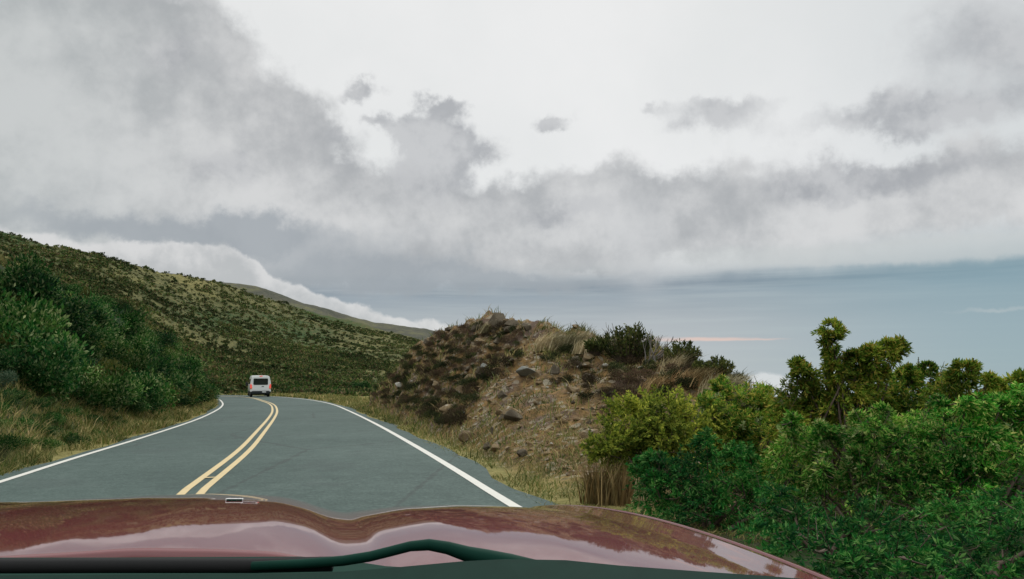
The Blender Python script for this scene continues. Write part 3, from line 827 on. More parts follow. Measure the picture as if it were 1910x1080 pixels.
# those that stand out
def psize(p, px): return px / FPX * p[1]
def rk(pool, i, px, py, wpx, label, flat=1.0, wide=1.0, name='rock', **k):
    p = pick(px, py); return rock(pool[i % len(pool)], p, psize(p, wpx), label, None, name, flat, wide, **k)
rk(rocks_g, 0, 980, 708, 46, 'large flat grey slab in the middle of the mound face', .8, 1.15, rz=.2, sink=.0)
rk(rocks_p, 0, 1083, 690, 32, 'whitish rounded boulder on the mound under the tall leafy shrub', .7, 1.1)
rk(rocks_p, 1, 748, 722, 24, 'pale boulder at the left foot of the mound near the road', .8, 1.1)
rk(rocks_g, 1, 906, 688, 26, 'grey-green boulder on the upper left face of the mound', .9)
rk(rocks_g, 2, 922, 702, 22, 'flat grey stone just below the grey-green boulder on the mound', .6, 1.2)
rk(rocks_o, 2, 1016, 752, 26, 'tan boulder below the large grey slab, at the edge of the bare dirt', .9)
rk(rocks_o, 3, 1042, 780, 22, 'tan block low on the bare dirt of the mound', .8)
rk(rocks_o, 4, 888, 745, 20, 'upright tan stone on the left half of the mound face', 1.1)
rk(rocks_p, 2, 1128, 692, 24, 'pale flat stone right of the whitish boulder', .55, 1.2)
rk(rocks_p, 3, 1334, 696, 28, 'whitish stone among grass on the right shoulder of the mound', .7, 1.2)
rk(rocks_p, 0, 1195, 690, 20, 'small white stone in the grass below the dead branches', .7)
rk(rocks_d, 0, 838, 622, 20, 'dark boulder on the left skyline of the mound', .8, 1.2)
rk(rocks_d, 1, 931, 606, 66, 'dark craggy outcrop forming the peak of the mound', 1.1, 1.25, sink=.3)
rk(rocks_d, 2, 955, 612, 34, 'dark rock on the right of the mound peak', 1.0, 1.2, sink=.2)
rk(rocks_d, 3, 896, 614, 36, 'dark rock leaning on the left of the mound peak', .8, 1.3, sink=.25)
rk(rocks_o, 5, 975, 612, 26, 'reddish rock ledge right of the mound peak', .6, 1.5)
rk(rocks_d, 4, 800, 648, 30, 'dark rock jutting from the left edge of the mound', .8, 1.1)
rk(rocks_d, 0, 345, 518, 9, 'small dark boulder sitting on the ridge line of the left hill', .8, 1.3)
# little cairn on the crest
pc = pick(1091, 644); cairn = empty('cairn', pc); tag(cairn, 'little stack of dark stones standing on the mound crest beside the pale grass', 'cairn')
for i, (dz, s) in enumerate([(.05, .34), (.17, .24), (.27, .20)]):
    o = link('stone', rocks_d[i], cairn, (rng.normal() * .015, rng.normal() * .015, dz)); o.scale = (s, s, s * .85); o.rotation_euler = (0, 0, i * 1.3)

# ---- heath on the mound
heath_meshes = [np_mesh('heath_bush', *shrub_arrays(500 + i, 1500, (1, 1, .75), 9, .085, .38, .5), M['heath']) for i in range(4)]
olive_meshes = [np_mesh('olive_bush', *shrub_arrays(520 + i, 1500, (1, 1, .75), 9, .08, .42, .5), M['heath_green']) for i in range(4)]
HE_POLY = inpoly([(690, 745), (740, 685), (795, 640), (850, 620), (905, 612), (990, 625), (960, 690), (900, 720), (880, 760), (850, 805), (780, 775)])
HR_POLY = inpoly([(1000, 640), (1100, 650), (1250, 680), (1380, 720), (1300, 740), (1150, 760), (1110, 740), (1030, 720)])
for p in spread(scatter(800, (690, 610, 990, 805), HE_POLY), .23)[:260] + spread(scatter(130, (1000, 640, 1380, 760), HR_POLY), .38)[:45]:
    s = rng.uniform(.16, .42)
    if rng.random() < .6: place('heath_bush', heath_meshes[rng.integers(4)], p, s, 'low brown heath bush growing on the rocky mound', 'bush', 'brown heath on the mound')
    else: place('olive_bush', olive_meshes[rng.integers(4)], p, s, 'low dark olive bush growing on the rocky mound', 'bush', 'olive bushes on the mound')
def bush_at(me, px, py, wpx, label, sz=1.0, name='olive_bush'):
    p = pick(px, py); return place(name, me, p, psize(p, wpx) * .5, label, 'bush', None, sz)
bush_at(olive_meshes[0], 1062, 716, 40, 'dark round bush in the middle of the mound right of the grey slab', 1.3)
bush_at(olive_meshes[1], 1095, 745, 44, 'dark bush at the lower right of the bare dirt patch', 1.2)
bush_at(olive_meshes[2], 1040, 640, 34, 'olive bush on the mound crest behind the pale grass', .9)
bush_at(olive_meshes[3], 762, 690, 44, 'nearly black bush at the left edge of the mound', 1.2)
bush_at(heath_meshes[0], 1185, 720, 50, 'brown heath bush spreading left of the yellow-green bush', .8, 'heath_bush')
bush_at(heath_meshes[2], 1130, 770, 46, 'brown heath bush at the foot of the mound by the yellow-green bush', .8, 'heath_bush')
bush_at(heath_meshes[1], 765, 795, 34, 'lone brown heath tuft near the right white line', .8, 'heath_bush')
gm = [np_mesh('green_bush', *shrub_arrays(540 + i, 1500, (1, 1, .8), 9, .10, .45, .4), M['scrub']) for i in range(2)]
bush_at(gm[0], 668, 726, 50, 'bright green bush beyond the bend where the mound meets the hillside', .9, 'green_bush')
bush_at(gm[1], 640, 735, 36, 'small green bush on the outer verge of the bend', .8, 'green_bush')

# ---- blond grass tufts
def tuft(px, py, wpx, hpx, label, mat='straw', n=420, bias=(.45, 0), group=None, cat='grass tuft', name='grass_tuft', lean=.22):
    p = pick(px, py); g = np.random.default_rng(int(px * 7 + py))
    q = g.normal(size=(n, 2)) * psize(p, wpx) * .28
    P = np.c_[q, np.zeros(n)]
    h = psize(p, hpx) * g.uniform(.45, 1.1, n)
    me = blade_mesh(name, [blades(P, h, .010 + .0006 * p[1], g, lean, bias)], M[mat])
    return tag(link(name, me, None, (p[0], p[1], p[2] - .04)), label, cat, group)
tuft(1015, 652, 34, 40, 'pale blond grass tuft leaning right, leftmost on the mound crest')
tuft(1040, 658, 30, 40, 'pale blond grass tuft just left of the cairn')
tuft(1062, 660, 30, 46, 'tall pale grass tuft right below the cairn')
tuft(1085, 662, 26, 34, 'short pale grass tuft on the crest at the left of the tall leafy shrub')
tuft(905, 625, 24, 26, 'thin pale grass tuft on the slope under the mound peak', n=200)
tuft(1250, 700, 30, 46, 'pale grass tuft below the dead branches')
tuft(1290, 720, 60, 40, 'wide tan grass clump on the right shoulder of the mound', 'stalk')
tuft(1340, 735, 56, 44, 'wide tan grass clump above the dark green bushes', 'straw')
tuft(1225, 735, 50, 40, 'tan grass clump above the yellow-green bush', 'stalk')
tuft(1400, 752, 40, 24, 'tan grass clump at the right end of the mound skyline', 'stalk')
tuft(1118, 940, 60, 95, 'tall brown dry stalks by the road shoulder, in front of the bare dirt', 'stalk', 260, (0, 0), None, 'dry plant', 'dry_stalks', .12)
tuft(1160, 940, 60, 90, 'tall brown dry stalks beside the foot of the yellow-green bush', 'stalk', 240, (.05, 0), None, 'dry plant', 'dry_stalks', .13)
tuft(1225, 945, 60, 90, 'thin pale dry stalks in front of the dark bush right of the hood seam', 'straw', 120, (.05, 0), None, 'dry plant', 'dry_stalks', .14)

# ---- large bushes on the right
def bush(name, base_px, depth, lobes, mats, label, seed, dens=1.0, leaf=.055, wid=.36, droop=.35, stems=True, group=None, cat='bush', up=.35, twl=.24, pale=0.0, spray=0):
    """lobes: (px, py, rx, ry, depth offset). twigs carrying rows of small leaves fill every lobe; stems run from the foot to the lobes"""
    g = np.random.default_rng(seed)
    b = at(base_px[0], base_px[1], depth); b[2] = ground(b[0], b[1])
    root = empty(name, b); tag(root, label, cat, group)
    stem = []; sprigs = []; groups = {m: [] for m, _ in mats}
    names = [m for m, _ in mats]; pr = np.array([w for _, w in mats]); pr = pr / pr.sum()
    nmain = len(lobes); par = {}
    if spray:
        for (px, py, rx, ry, dd) in list(lobes):
            for _ in range(spray):
                a = g.uniform(-2.6, -.5); par[len(lobes)] = (px, py, dd)
                lobes = lobes + [(px + math.cos(a) * rx * g.uniform(.85, 1.25), py + math.sin(a) * ry * g.uniform(.95, 1.5), rx * g.uniform(.16, .34), ry * g.uniform(.22, .5), dd + g.normal() * .12)]
    for il, (px, py, rx, ry, dd) in enumerate(lobes):
        dp = depth + dd
        c = at(px, py, dp) - b; ax = rx / FPX * dp; azr = ry / FPX * dp; ay = (ax + azr) * .5
        nt = max(26, int(dens * 20 * (ax * ay + ax * azr + ay * azr) / (.19 ** 2) * .62))
        d = unit(g.normal(size=(nt, 3)) + (0, 0, .2)); rr = g.uniform(.35, 1.0, nt) ** .6
        P0 = c + d * rr[:, None] * np.array((ax, ay, azr)) * .9
        lob = g.normal(size=3) * .35
        T = unit(d * .85 + g.normal(size=(nt, 3)) * .35 + lob + (0, 0, up))
        sprig = (g.uniform(0, 1, nt) < pale) & (rr > .75)
        Lt = min(twl, .62 * (ax + azr)) * g.uniform(.6, 1.3, nt)
        nl = 30
        for j in range(nl):
            f = (j + .5) / nl
            Q = P0 + T * (Lt * f)[:, None] + np.array((0, 0, -1)) * (droop * Lt * f * f)[:, None]
            side = unit(np.cross(T, g.normal(size=(nt, 3))))
            D = side * (.9 - .3 * f) + T * (.5 + .5 * f) + (0, 0, -.3) + g.normal(size=(nt, 3)) * .12
            L = 1.28 * leaf * g.uniform(.5, 1.3, nt) * (1.1 - .5 * f)
            v, fc = leaves(Q, D, L, L * wid * .8, g)
            if pale and sprig.any():
                kk = np.repeat(sprig, 4); vs_ = v[kk]; sprigs.append((vs_, np.arange(len(vs_)).reshape(-1, 4)))
                v = v[~kk]; fc = np.arange(len(v)).reshape(-1, 4)
            groups[names[0]].append((v, fc))
        # twig wood and the stem that feeds the lobe
        s0 = np.array((g.normal() * .08, g.normal() * .08, -.05)); mid1 = s0 * .5 + c * .5 + np.array((g.normal() * .1, g.normal() * .1, .05))
        if il >= nmain:
            pc_ = at(par[il][0], par[il][1], depth + par[il][2]) - b
            stem.append(tube_np([pc_, pc_ * .45 + c * .55 + g.normal(size=3) * .015, c], [.007, .005, .003], 4))
        if il < nmain: stem.append(tube_np([s0, (s0 + mid1) / 2 + g.normal(size=3) * .03, mid1, (mid1 + c) / 2 + g.normal(size=3) * .03, c + (0, 0, azr * .1)], [.022, .019, .014, .010, .005], 6))
        for i in range(0, nt, 5):
            stem.append(tube_np([c + d[i] * .1, P0[i], P0[i] + T[i] * Lt[i] * .8], [.006, .004, .002], 4))
    nplain = sum(len(f) for v, f in groups[names[0]])
    V, Fc = cat_mesh(groups[names[0]] + sprigs)
    me = np_mesh('foliage', V, Fc, M[names[0]])
    if sprigs:                                   # new pale shoots: second material slot of the same foliage
        me.materials.append(M['pale'])
        me.polygons.foreach_set('material_index', (np.arange(len(Fc)) >= nplain).astype(np.int32))
    link('foliage', me, root)
    V, Fc = cat_mesh(stem)
    link('branches', np_mesh('branches', V, Fc, M['bark'], True), root)
    return root
M['pale'] = leaf_mat('pale_sprig_leaves', [(.10, .20, .06), (.24, .32, .12), (.44, .46, .24)], clump=2.5, trans=.3)
M['yg'] = leaf_mat('yellow_green_leaves', [(.06, .11, .018), (.16, .24, .03), (.32, .38, .05), (.46, .48, .08)], clump=2.5, trans=.3)
M['mid'] = leaf_mat('mid_green_leaves', [(0.022, 0.088, 0.012), (0.061, 0.189, 0.02), (0.135, 0.27, 0.03), (0.27, 0.351, 0.05), (0.486, 0.378, 0.08)], clump=2.2, trans=.3)
M['deep'] = leaf_mat('deep_green_leaves', [(0.007, 0.058, 0.014), (0.013, 0.117, 0.024), (0.036, 0.182, 0.032), (0.13, 0.26, 0.07)], clump=2.2, trans=.25)
M['vivid'] = leaf_mat('vivid_green_leaves', [(0.008, 0.088, 0.008), (0.019, 0.189, 0.015), (0.047, 0.284, 0.025), (0.176, 0.405, 0.08), (0.459, 0.486, 0.14)], clump=2.2, trans=.3)
M['fresh'] = leaf_mat('fresh_green_leaves', [(.014, .10, .010), (.045, .21, .02), (.11, .31, .035), (.24, .40, .08), (.48, .46, .16)], clump=1.6, trans=.3, hue=.012)
M['bronze'] = leaf_mat('bronze_green_leaves', [(0.043, 0.116, 0.012), (0.116, 0.217, 0.022), (0.246, 0.319, 0.04), (0.392, 0.304, 0.06)], clump=2.5, trans=.3)

bush('yellow_green_bush', (1230, 925), 9.6, [(1180, 790, 50, 34, .1), (1240, 780, 60, 36, .3), (1170, 840, 50, 40, -.1), (1230, 840, 70, 50, 0), (1300, 800, 50, 40, .3), (1290, 860, 60, 50, .2), (1200, 890, 60, 34, -.1), (1130, 850, 20, 34, -.2), (1112, 835, 14, 20, -.2), (1165, 765, 22, 16, .1)],
     [('yg', 1)], 'bright yellow-green leafy bush at the foot of the rocky mound', 1, 1.0, .05, .5, .1)
bush('green_bush', (1340, 930), 9.9, [(1370, 760, 60, 34, .6), (1420, 790, 56, 30, .6), (1350, 810, 60, 50, .3), (1430, 830, 60, 60, .3), (1400, 880, 60, 50, .2), (1455, 785, 36, 24, .5)],
     [('mid', 1)], 'green bush with yellowish tips just right of the yellow-green bush', 2, 1.0, .055, .36, .4, pale=.06, spray=2)
bush('dark_green_bush', (1330, 990), 7.4, [(1260, 900, 60, 46, .3), (1320, 900, 70, 56, .2), (1390, 930, 70, 60, .1), (1300, 960, 80, 40, 0), (1440, 940, 60, 60, .2), (1230, 930, 40, 30, .1), (1210, 900, 40, 26, .4)],
     [('deep', 1)], 'dark green bush low behind the right fender of the red car', 3, 1.0, .045, .36, .5, pale=.03, spray=1)
TALL = [(1548, 616, 13, 16, 0), (1552, 640, 15, 16, 0), (1556, 668, 10, 12, 0), (1562, 690, 18, 16, 0), (1592, 668, 10, 12, 0), (1612, 668, 22, 14, 0), (1630, 660, 16, 14, 0), (1655, 650, 16, 12, 0), (1672, 646, 10, 14, 0), (1620, 690, 14, 14, 0), (1640, 690, 11, 10, 0), (1590, 695, 22, 18, .1),
        (1490, 690, 11, 18, .1), (1500, 710, 18, 18, .1), (1530, 715, 26, 20, .1), (1580, 725, 44, 26, .1), (1490, 745, 36, 30, .2), (1550, 770, 60, 40, .2), (1620, 760, 40, 40, .3), (1500, 800, 50, 46, .2), (1600, 820, 60, 46, .2)]
bush('twisted_bush', (1560, 960), 8.8, TALL, [('bronze', 1)], 'tall windblown bush with two crooked leafy limbs rising above the others', 4, 1.5, .06, .36, .55, up=.05)
bush('spire_bush', (1720, 960), 9.2, [(1668, 712, 20, 16, .1), (1700, 705, 22, 14, .1), (1735, 712, 30, 18, .1), (1690, 740, 40, 28, 0), (1750, 745, 40, 30, 0), (1640, 790, 50, 36, -.2), (1740, 790, 56, 40, -.3), (1700, 790, 56, 44, 0), (1660, 770, 36, 34, .1)],
     [('mid', 1)], 'olive green bush with one thin upright spire of leaves', 5, 1.0, .05, pale=.04, spray=1)
bush('curled_bush', (1820, 960), 8.4, [(1795, 690, 16, 12, 0), (1812, 684, 10, 6, 0), (1790, 712, 22, 14, 0), (1770, 735, 30, 22, .1), (1830, 742, 34, 26, .1), (1845, 712, 8, 12, .1), (1885, 715, 16, 10, .1), (1790, 770, 60, 34, .1), (1870, 760, 50, 34, .1), (1908, 705, 8, 10, 0)],
     [('bronze', 1)], 'olive bush with a curled tip at the top right, against the sky', 6, 1.0, .055, .36, .5)
bush('vivid_green_bush', (1850, 1040), 7.2, [(1780, 820, 60, 46, .3), (1850, 800, 50, 40, .3), (1900, 775, 44, 34, .5), (1920, 800, 60, 50, .3), (1760, 785, 30, 24, .4), (1830, 870, 60, 46, .1), (1790, 905, 50, 40, 0), (1900, 860, 50, 50, .2), (1980, 830, 70, 70, .3)],
     [('vivid', 1)], 'vivid green feathery bush at the right edge of the picture', 7, .85, .05, .34, .75, twl=.34, pale=.05, spray=2)
bush('pale_flecked_bush', (1640, 1040), 7.0, [(1560, 850, 56, 40, .3), (1630, 835, 50, 46, .3), (1700, 820, 40, 40, .4), (1480, 835, 40, 34, .5), (1630, 860, 60, 46, .2), (1690, 860, 50, 46, .3), (1600, 910, 60, 46, .1), (1670, 920, 60, 46, .1), (1540, 930, 50, 46, .2), (1720, 920, 46, 46, .2), (1480, 880, 50, 46, .5)],
     [('fresh', 1)], 'green bush with pale flecked sprigs below the crooked limbs', 8, .9, .045, .34, .75, twl=.32, pale=.09, spray=2)
bush('shaded_bush', (1580, 1075), 6.2, [(1480, 990, 60, 40, .4), (1550, 1000, 60, 46, .2), (1630, 990, 60, 46, .1), (1700, 985, 56, 40, .1), (1780, 980, 50, 40, .1), (1450, 950, 46, 40, .5), (1860, 960, 60, 40, .2), (1440, 1010, 50, 34, -.5), (1510, 1030, 60, 40, -.8), (1590, 1045, 60, 44, -1.0), (1670, 1050, 60, 44, -1.0), (1620, 1075, 60, 36, -1.2), (1730, 1060, 60, 40, -1.0)],
     [('deep', 1)], 'deep green low bush nearest to the car at the bottom right', 9, .85, .045, .36, .7)
bush('dark_corner_bush', (1800, 1090), 5.6, [(1690, 1050, 60, 40, .1), (1780, 1040, 60, 46, .1), (1870, 1030, 60, 50, .1), (1940, 990, 60, 60, .2), (1740, 1090, 60, 34, -.1), (1850, 1090, 60, 40, -.1), (1960, 1070, 60, 50, 0)],
     [('deep', 1)], 'nearly black green bush in the bottom right corner of the picture', 10, .8, .045, .36, .7)
# thin leafy spire
def spire(px, py0, py1, depth):
    b = at(px, py0, depth); top = at(px, py1, depth); g = np.random.default_rng(3)
    n = 60; t = np.linspace(0, 1, n)[:, None]; P = b * (1 - t) + top * t
    a = np.arange(n) * 2.4
    D = np.stack([np.cos(a), np.sin(a), np.full(n, .35)], 1)
    L = (.085 * (1.05 - t[:, 0]))
    V, Fc = cat_mesh([leaves(P - b, D, L, L * .5, g)])
    return V, Fc, b
V, Fc, b = spire(1713, 722, 664, 9.2)
spb = [o for o in scene.objects if o.name.startswith('spire_bush')][0]
V2 = V + (b - np.array(spb.location))
link('spire', np_mesh('spire', V2, Fc, M['mid']), spb)
stv, stf = tube_np([b - np.array(spb.location) + (0, 0, -.12), at(1713, 666, 9.2) - np.array(spb.location)], [.012, .004], 5)
link('spire_stem', np_mesh('spire_stem', stv, stf, M['bark'], True), spb)

# ---- shrubs on the crest
def upright_shrub(name, px, py, wpx, hpx, label, seed, nst=60, mat='heath_green', leaf=.10, spread_=.75, nl=26):
    p = pick(px, py); g = np.random.default_rng(seed)
    root = empty(name, p); tag(root, label, 'shrub')
    W, H = psize(p, wpx) * .5, psize(p, hpx)
    lv, st = [], []
    for i in range(nst):
        a = g.uniform(0, 6.28); q = math.sqrt(g.uniform(0, 1))
        tip = np.array((math.cos(a) * q * W, math.sin(a) * q * W, H * (1.02 - .45 * q * q) * g.uniform(.75, 1.05)))
        base = tip * (.25, .25, 0) + (0, 0, -.05); m = base * .5 + tip * .5 + np.array((math.cos(a), math.sin(a), 0)) * W * q * .12
        pts = [base, m, tip]
        st.append(tube_np(pts, [.014, .009, .004], 4))
        t = g.uniform(.3, 1, nl)[:, None]
        P = (1 - t) ** 2 * base + 2 * t * (1 - t) * m + t * t * tip
        D = unit(tip - base)[None] * .8 + g.normal(size=(nl, 3)) * .55 + (0, 0, .25)
        L = leaf * g.uniform(.7, 1.3, nl)
        lv.append(leaves(P, D, L, L * .36, g))
    link('foliage', np_mesh('foliage', *cat_mesh(lv), M[mat]), root)
    link('branches', np_mesh('branches', *cat_mesh(st), M['bark'], True), root)
M['crest'] = leaf_mat('crest_shrub_leaves', [(.022, .04, .012), (.05, .075, .02), (.09, .11, .03), (.13, .13, .04)], clump=1.5)
upright_shrub('leafy_shrub', 1172, 678, 100, 72, 'tall leafy green shrub with upright twigs on the mound crest', 11, 95, 'crest', .11)
upright_shrub('leafy_shrub', 1275, 688, 70, 44, 'spiky low shrub right of the dead branches on the mound crest', 12, 55, 'crest', .10)
upright_shrub('leafy_shrub', 1342, 704, 60, 36, 'small windswept shrub at the right end of the crest', 13, 50, 'crest', .09)
upright_shrub('leafy_shrub', 1312, 708, 46, 30, 'small olive shrub between the spiky and the windswept shrub', 14, 40, 'crest', .09)
upright_shrub('leafy_shrub', 1112, 660, 44, 30, 'short shrub between the cairn and the tall leafy shrub', 15, 40, 'crest', .09)
def dead_shrub(px, py, label, tips, seed):
    p = pick(px, py); g = np.random.default_rng(seed); st = []
    for tx, ty in tips:
        e = at(tx, ty, p[1] + g.normal() * .25) - p
        b = np.array((g.normal() * .08, g.normal() * .08, -.05))
        m = b * .5 + e * .5 + np.array((e[0] * .18, 0, -.12 * abs(e[0])))
        ts = np.linspace(0, 1, 7)[:, None]
        C = (1 - ts) ** 2 * b + 2 * ts * (1 - ts) * m + ts ** 2 * e + g.normal(size=(7, 3)) * .012
        st.append(tube_np(C, np.linspace(.022, .006, 7), 5))
        for _ in range(3):
            k = g.integers(3, 6); q = C[k] + (C[-1] - C[k]) * .6 + g.normal(size=3) * .10
            st.append(tube_np([C[k], (C[k] + q) / 2 + g.normal(size=3) * .01, q], [.010, .007, .004], 4))
    tag(link('dead_shrub', np_mesh('dead_shrub', *cat_mesh(st), M['dead_wood'], True), None, p), label, 'dead shrub')
dead_shrub(1212, 680, 'bare grey dead branches fanning out beside the tall leafy shrub', [(1208, 622), (1216, 618), (1225, 628), (1236, 626), (1246, 632), (1256, 626), (1262, 634), (1250, 645), (1240, 652), (1262, 655), (1200, 628), (1230, 640), (1226, 660)], 21)
dead_shrub(1150, 672, 'thin bare twigs sticking up left of the tall leafy shrub', [(1136, 606), (1142, 602), (1148, 618), (1132, 616)], 22)
dead_shrub(1392, 735, 'low bare branch lying against the sky at the right end of the mound', [(1376, 702), (1404, 710), (1412, 712), (1380, 712)], 23)

#==OBJ==
# ------------------------------------------------------------------ white van at the bend
M['van_white'] = plain('van_white_paint', (.82, .82, .80), .35, .5, var=.03, coat=.5)
M['glass_dark'] = plain('tinted_glass', (.012, .02, .02), .08, .6, var=.05)
M['rubber'] = plain('tyre_rubber', (.018, .018, .018), .85, .2)
M['black_plastic'] = plain('black_plastic', (.02, .024, .024), .6, .3)
M['steel'] = plain('wheel_steel', (.35, .35, .35), .4, .5, metal=.8)
M['lit_red'] = plain('lit_red_lamp', (.6, .05, .04), .3, .5, emit=(1.0, .16, .11, .45))
M['amber'] = plain('amber_lens', (.75, .28, .12), .3, .5)
M['plate'] = plain('white_plate', (.8, .8, .78), .5, .3, var=.02)
def build_van():
    x0, y0 = on_road(485.5, 740.5); z0 = plane(x0, y0)
    az = math.atan2(x0, y0)
    van = empty('van', (x0, y0, z0), -az + R(4)); tag(van, 'white passenger van seen from behind with its tail lights on, driving round the bend', 'van')
    k = y0 / FPX                       # metres per pixel at the van
    H = 39.5 * k; W = 18.4 * k         # height and half width read off the photograph
    prof = [(.93, .24), (1.0, .34), (1.0, .56), (.95, .72), (.87, .90), (.80, .965), (.62, .995), (0, 1.0)]
    Lg = 5.3
    secs = [(0.0, 1, 1.0, 0.0), (.10, 1.005, 1.0, 0.0), (3.4, 1.0, 1.0, 0), (3.75, .99, .96, 0), (4.55, .96, .56, 0), (5.15, .88, .50, 0), (Lg, .74, .40, 0)]
    V, Fs = [], []
    for (y, sw, top, _) in secs:
        ring = [(a * W * sw, y, (.24 + (c - .24) * ((top - .24) / .76)) * H) for a, c in prof]
        ring += [(-a, y_, c) for a, y_, c in ring[-2::-1]]
        V += ring
    n = 2 * len(prof) - 1
    for i in range(len(secs) - 1):
        for j in range(n - 1):
            Fs.append((i * n + j, (i + 1) * n + j, (i + 1) * n + j + 1, i * n + j + 1))
        Fs.append((i * n, i * n + n - 1, (i + 1) * n + n - 1, (i + 1) * n))
    Fs.append(tuple(range(n))); Fs.append(tuple(range((len(secs) - 1) * n, len(secs) * n))[::-1])
    mb = MB(); mb.add(V, Fs); body = mb.build('body', M['van_white'], van, bevel=.03)
    def panel(name, pts, mat, y, th=.03, parent=van, bevel=.0):
        m = MB(); n_ = len(pts)
        P = [(a * W, y - th, c * H) for a, c in pts] + [(a * W, y + th, c * H) for a, c in pts]
        m.add(P, [tuple(range(n_)), tuple(range(n_, 2 * n_))[::-1]] + [(i, i + n_, (i + 1) % n_ + n_, (i + 1) % n_) for i in range(n_)])
        return m.build(name, mat, parent, bevel=bevel)
    dr = panel('rear_door', [(-.86, .29), (.86, .29), (.88, .56), (.80, .90), (.70, .945), (-.70, .945), (-.80, .90), (-.88, .56)], M['van_white'], -.012, .02, bevel=.012)
    panel('rear_window', [(-.64, .565), (.64, .565), (.71, .60), (.69, .84), (.64, .865), (-.64, .865), (-.69, .84), (-.71, .60)], M['glass_dark'], -.035, .012, dr)
    panel('door_handle', [(.10, .475), (.32, .475), (.32, .505), (.10, .505)], M['black_plastic'], -.04, .02, dr)
    panel('brake_lamp', [(-.13, .955), (.17, .955), (.15, .99), (-.11, .99)], M['lit_red'], -.012, .03)
    for sx in (-1, 1):
        tl = panel('tail_light', [(sx * .80, .42), (sx * 1.01, .42), (sx * 1.02, .56), (sx * .96, .61), (sx * .86, .57)], M['lit_red'], -.02, .05, bevel=.01)
        panel('indicator_lens', [(sx * .84, .37), (sx * 1.0, .37), (sx * 1.0, .415), (sx * .82, .415)], M['amber'], -.02, .045, tl)
    m = MB(); m.box((0, -.06, .215 * H), (W * .97, .12, .062 * H)); bmp = m.build('rear_bumper', M['black_plastic'], van, bevel=.03)
    m = MB()
    for sx in (-1, 1): m.box((sx * W * .93, -.075, .275 * H), (W * .07, .12, .02 * H))
    m.build('bumper_corner', M['van_white'], bmp, bevel=.01)
    m = MB(); m.box((.34 * W, -.19, .235 * H), (.19 * W, .008, .022 * H)); m.build('number_plate', M['plate'], van, bevel=.004)
    m = MB(); m.box((0, 1.2, .15 * H), (W * .75, 1.1, .05 * H)); m.build('underbody', M['black_plastic'], van)
    for sx in (-1, 1):
        for y in (.95, 4.25):
            w = MB(); w.cyl((sx * W * .83, y, .165 * H), (1, 0, 0), .165 * H, .24, 24); t = w.build('wheel', M['rubber'], van, bevel=.03)
            w = MB(); w.cyl((sx * (W * .83 + .10), y, .165 * H), (1, 0, 0), .10 * H, .07, 16); w.build('rim', M['steel'], t)
        m = MB()
        m.add([(sx * W * 1.003, .5, .60 * H), (sx * W * 1.003, 3.3, .60 * H), (sx * W * .925, 3.3, .82 * H), (sx * W * .925, .5, .82 * H),
               (sx * W * .98, .5, .60 * H), (sx * W * .98, 3.3, .60 * H), (sx * W * .90, 3.3, .82 * H), (sx * W * .90, .5, .82 * H)],
              [(0, 1, 2, 3), (7, 6, 5, 4), (0, 4, 5, 1), (1, 5, 6, 2), (2, 6, 7, 3), (3, 7, 4, 0)])
        m.build('side_window', M['glass_dark'], van)
        m = MB(); m.box((sx * (W * 1.0 + .14), 3.95, .58 * H), (.11, .06, .09 * H)); m.box((sx * (W * .97 + .03), 3.98, .56 * H), (.06, .03, .02 * H))
        m.build('wing_mirror', M['black_plastic'], van, bevel=.03)
build_van()

# ------------------------------------------------------------------ the red car the picture is taken from: bonnet, wing, cowl, wiper and dashboard
CA = R(15.5)
def to_car(p):
    """point relative to the camera -> car axes (right, forward, up)"""
    return np.array((p[0] * math.cos(CA) + p[1] * math.sin(CA), -p[0] * math.sin(CA) + p[1] * math.cos(CA), p[2]))
car_z = plane(0, 0)
car = empty('red_car', (0, 0, car_z), CA); tag(car, 'glossy dark red car in the foreground, its hood and right fender seen over the dashboard', 'car')
m, b = new_mat('dark_red_car_paint', .6, .1)
P = coords()
to(b.inputs['Base Color'], mixc(noise(P, 900, 2, .5), (.085, .006, .008), (.15, .014, .015)))
b.inputs['Coat Weight'].default_value = 1.0; b.inputs['Coat Roughness'].default_value = .03
bump(b, noise(P, 5, 3, .5), .02, .02)
M['car_red'] = m
M['dash'] = plain('dark_dashboard', (.004, .020, .014), .85, .08, var=.25, nscale=60)
M['trim'] = plain('black_trim', (.004, .030, .020), .7, .08, var=.35)
M['chrome'] = plain('bright_trim', (.6, .6, .58), .25, .5, metal=.6)
SIL = [(-400, 950), (-100, 945), (0, 943), (150, 940), (250, 935), (330, 931), (420, 930), (480, 933), (525, 937), (560, 946), (590, 958), (618, 965), (650, 962), (700, 956), (780, 952), (860, 951), (940, 951), (980, 947), (1010, 943), (1060, 940), (1100, 941), (1300, 950)]
sil_u = np.array([ray(*q)[0] / ray(*q)[1] for q in SIL]); sil_e = np.array([ray(*q)[2] / ray(*q)[1] for q in SIL])
def hood_z(L, Fw):
    Ls = np.asarray(L, float); Fw = np.asarray(Fw, float)
    X = Ls * math.cos(CA) - 2.0 * math.sin(CA); Y = Ls * math.sin(CA) + 2.0 * math.cos(CA)
    Pz = np.interp(X / Y, sil_u, sil_e) * Y
    t_ = 2 - Fw
    base = -.353 + .18 * t_ - .0873 * t_ ** 2 + .05 * np.clip(t_, -.2, 2) * np.where(Ls > .2, np.maximum(1 - ((Ls - .2) / .44) ** 2, -1), .5 + .5 * np.clip((Ls + .3) / .5, 0, 1) ** 2 * (3 - 2 * np.clip((Ls + .3) / .5, 0, 1)))
    k = np.interp(Fw, [.7, 2.0, 2.7], [.9, 1.0, .5])
    z = base + (Pz + .353) * k
    z = np.where(Ls > .65, z - 4.0 * (Ls - .65) ** 2, z)
    z = np.where(Fw > 2.05, z - .9 * (Fw - 2.05) ** 2, z)
    return z
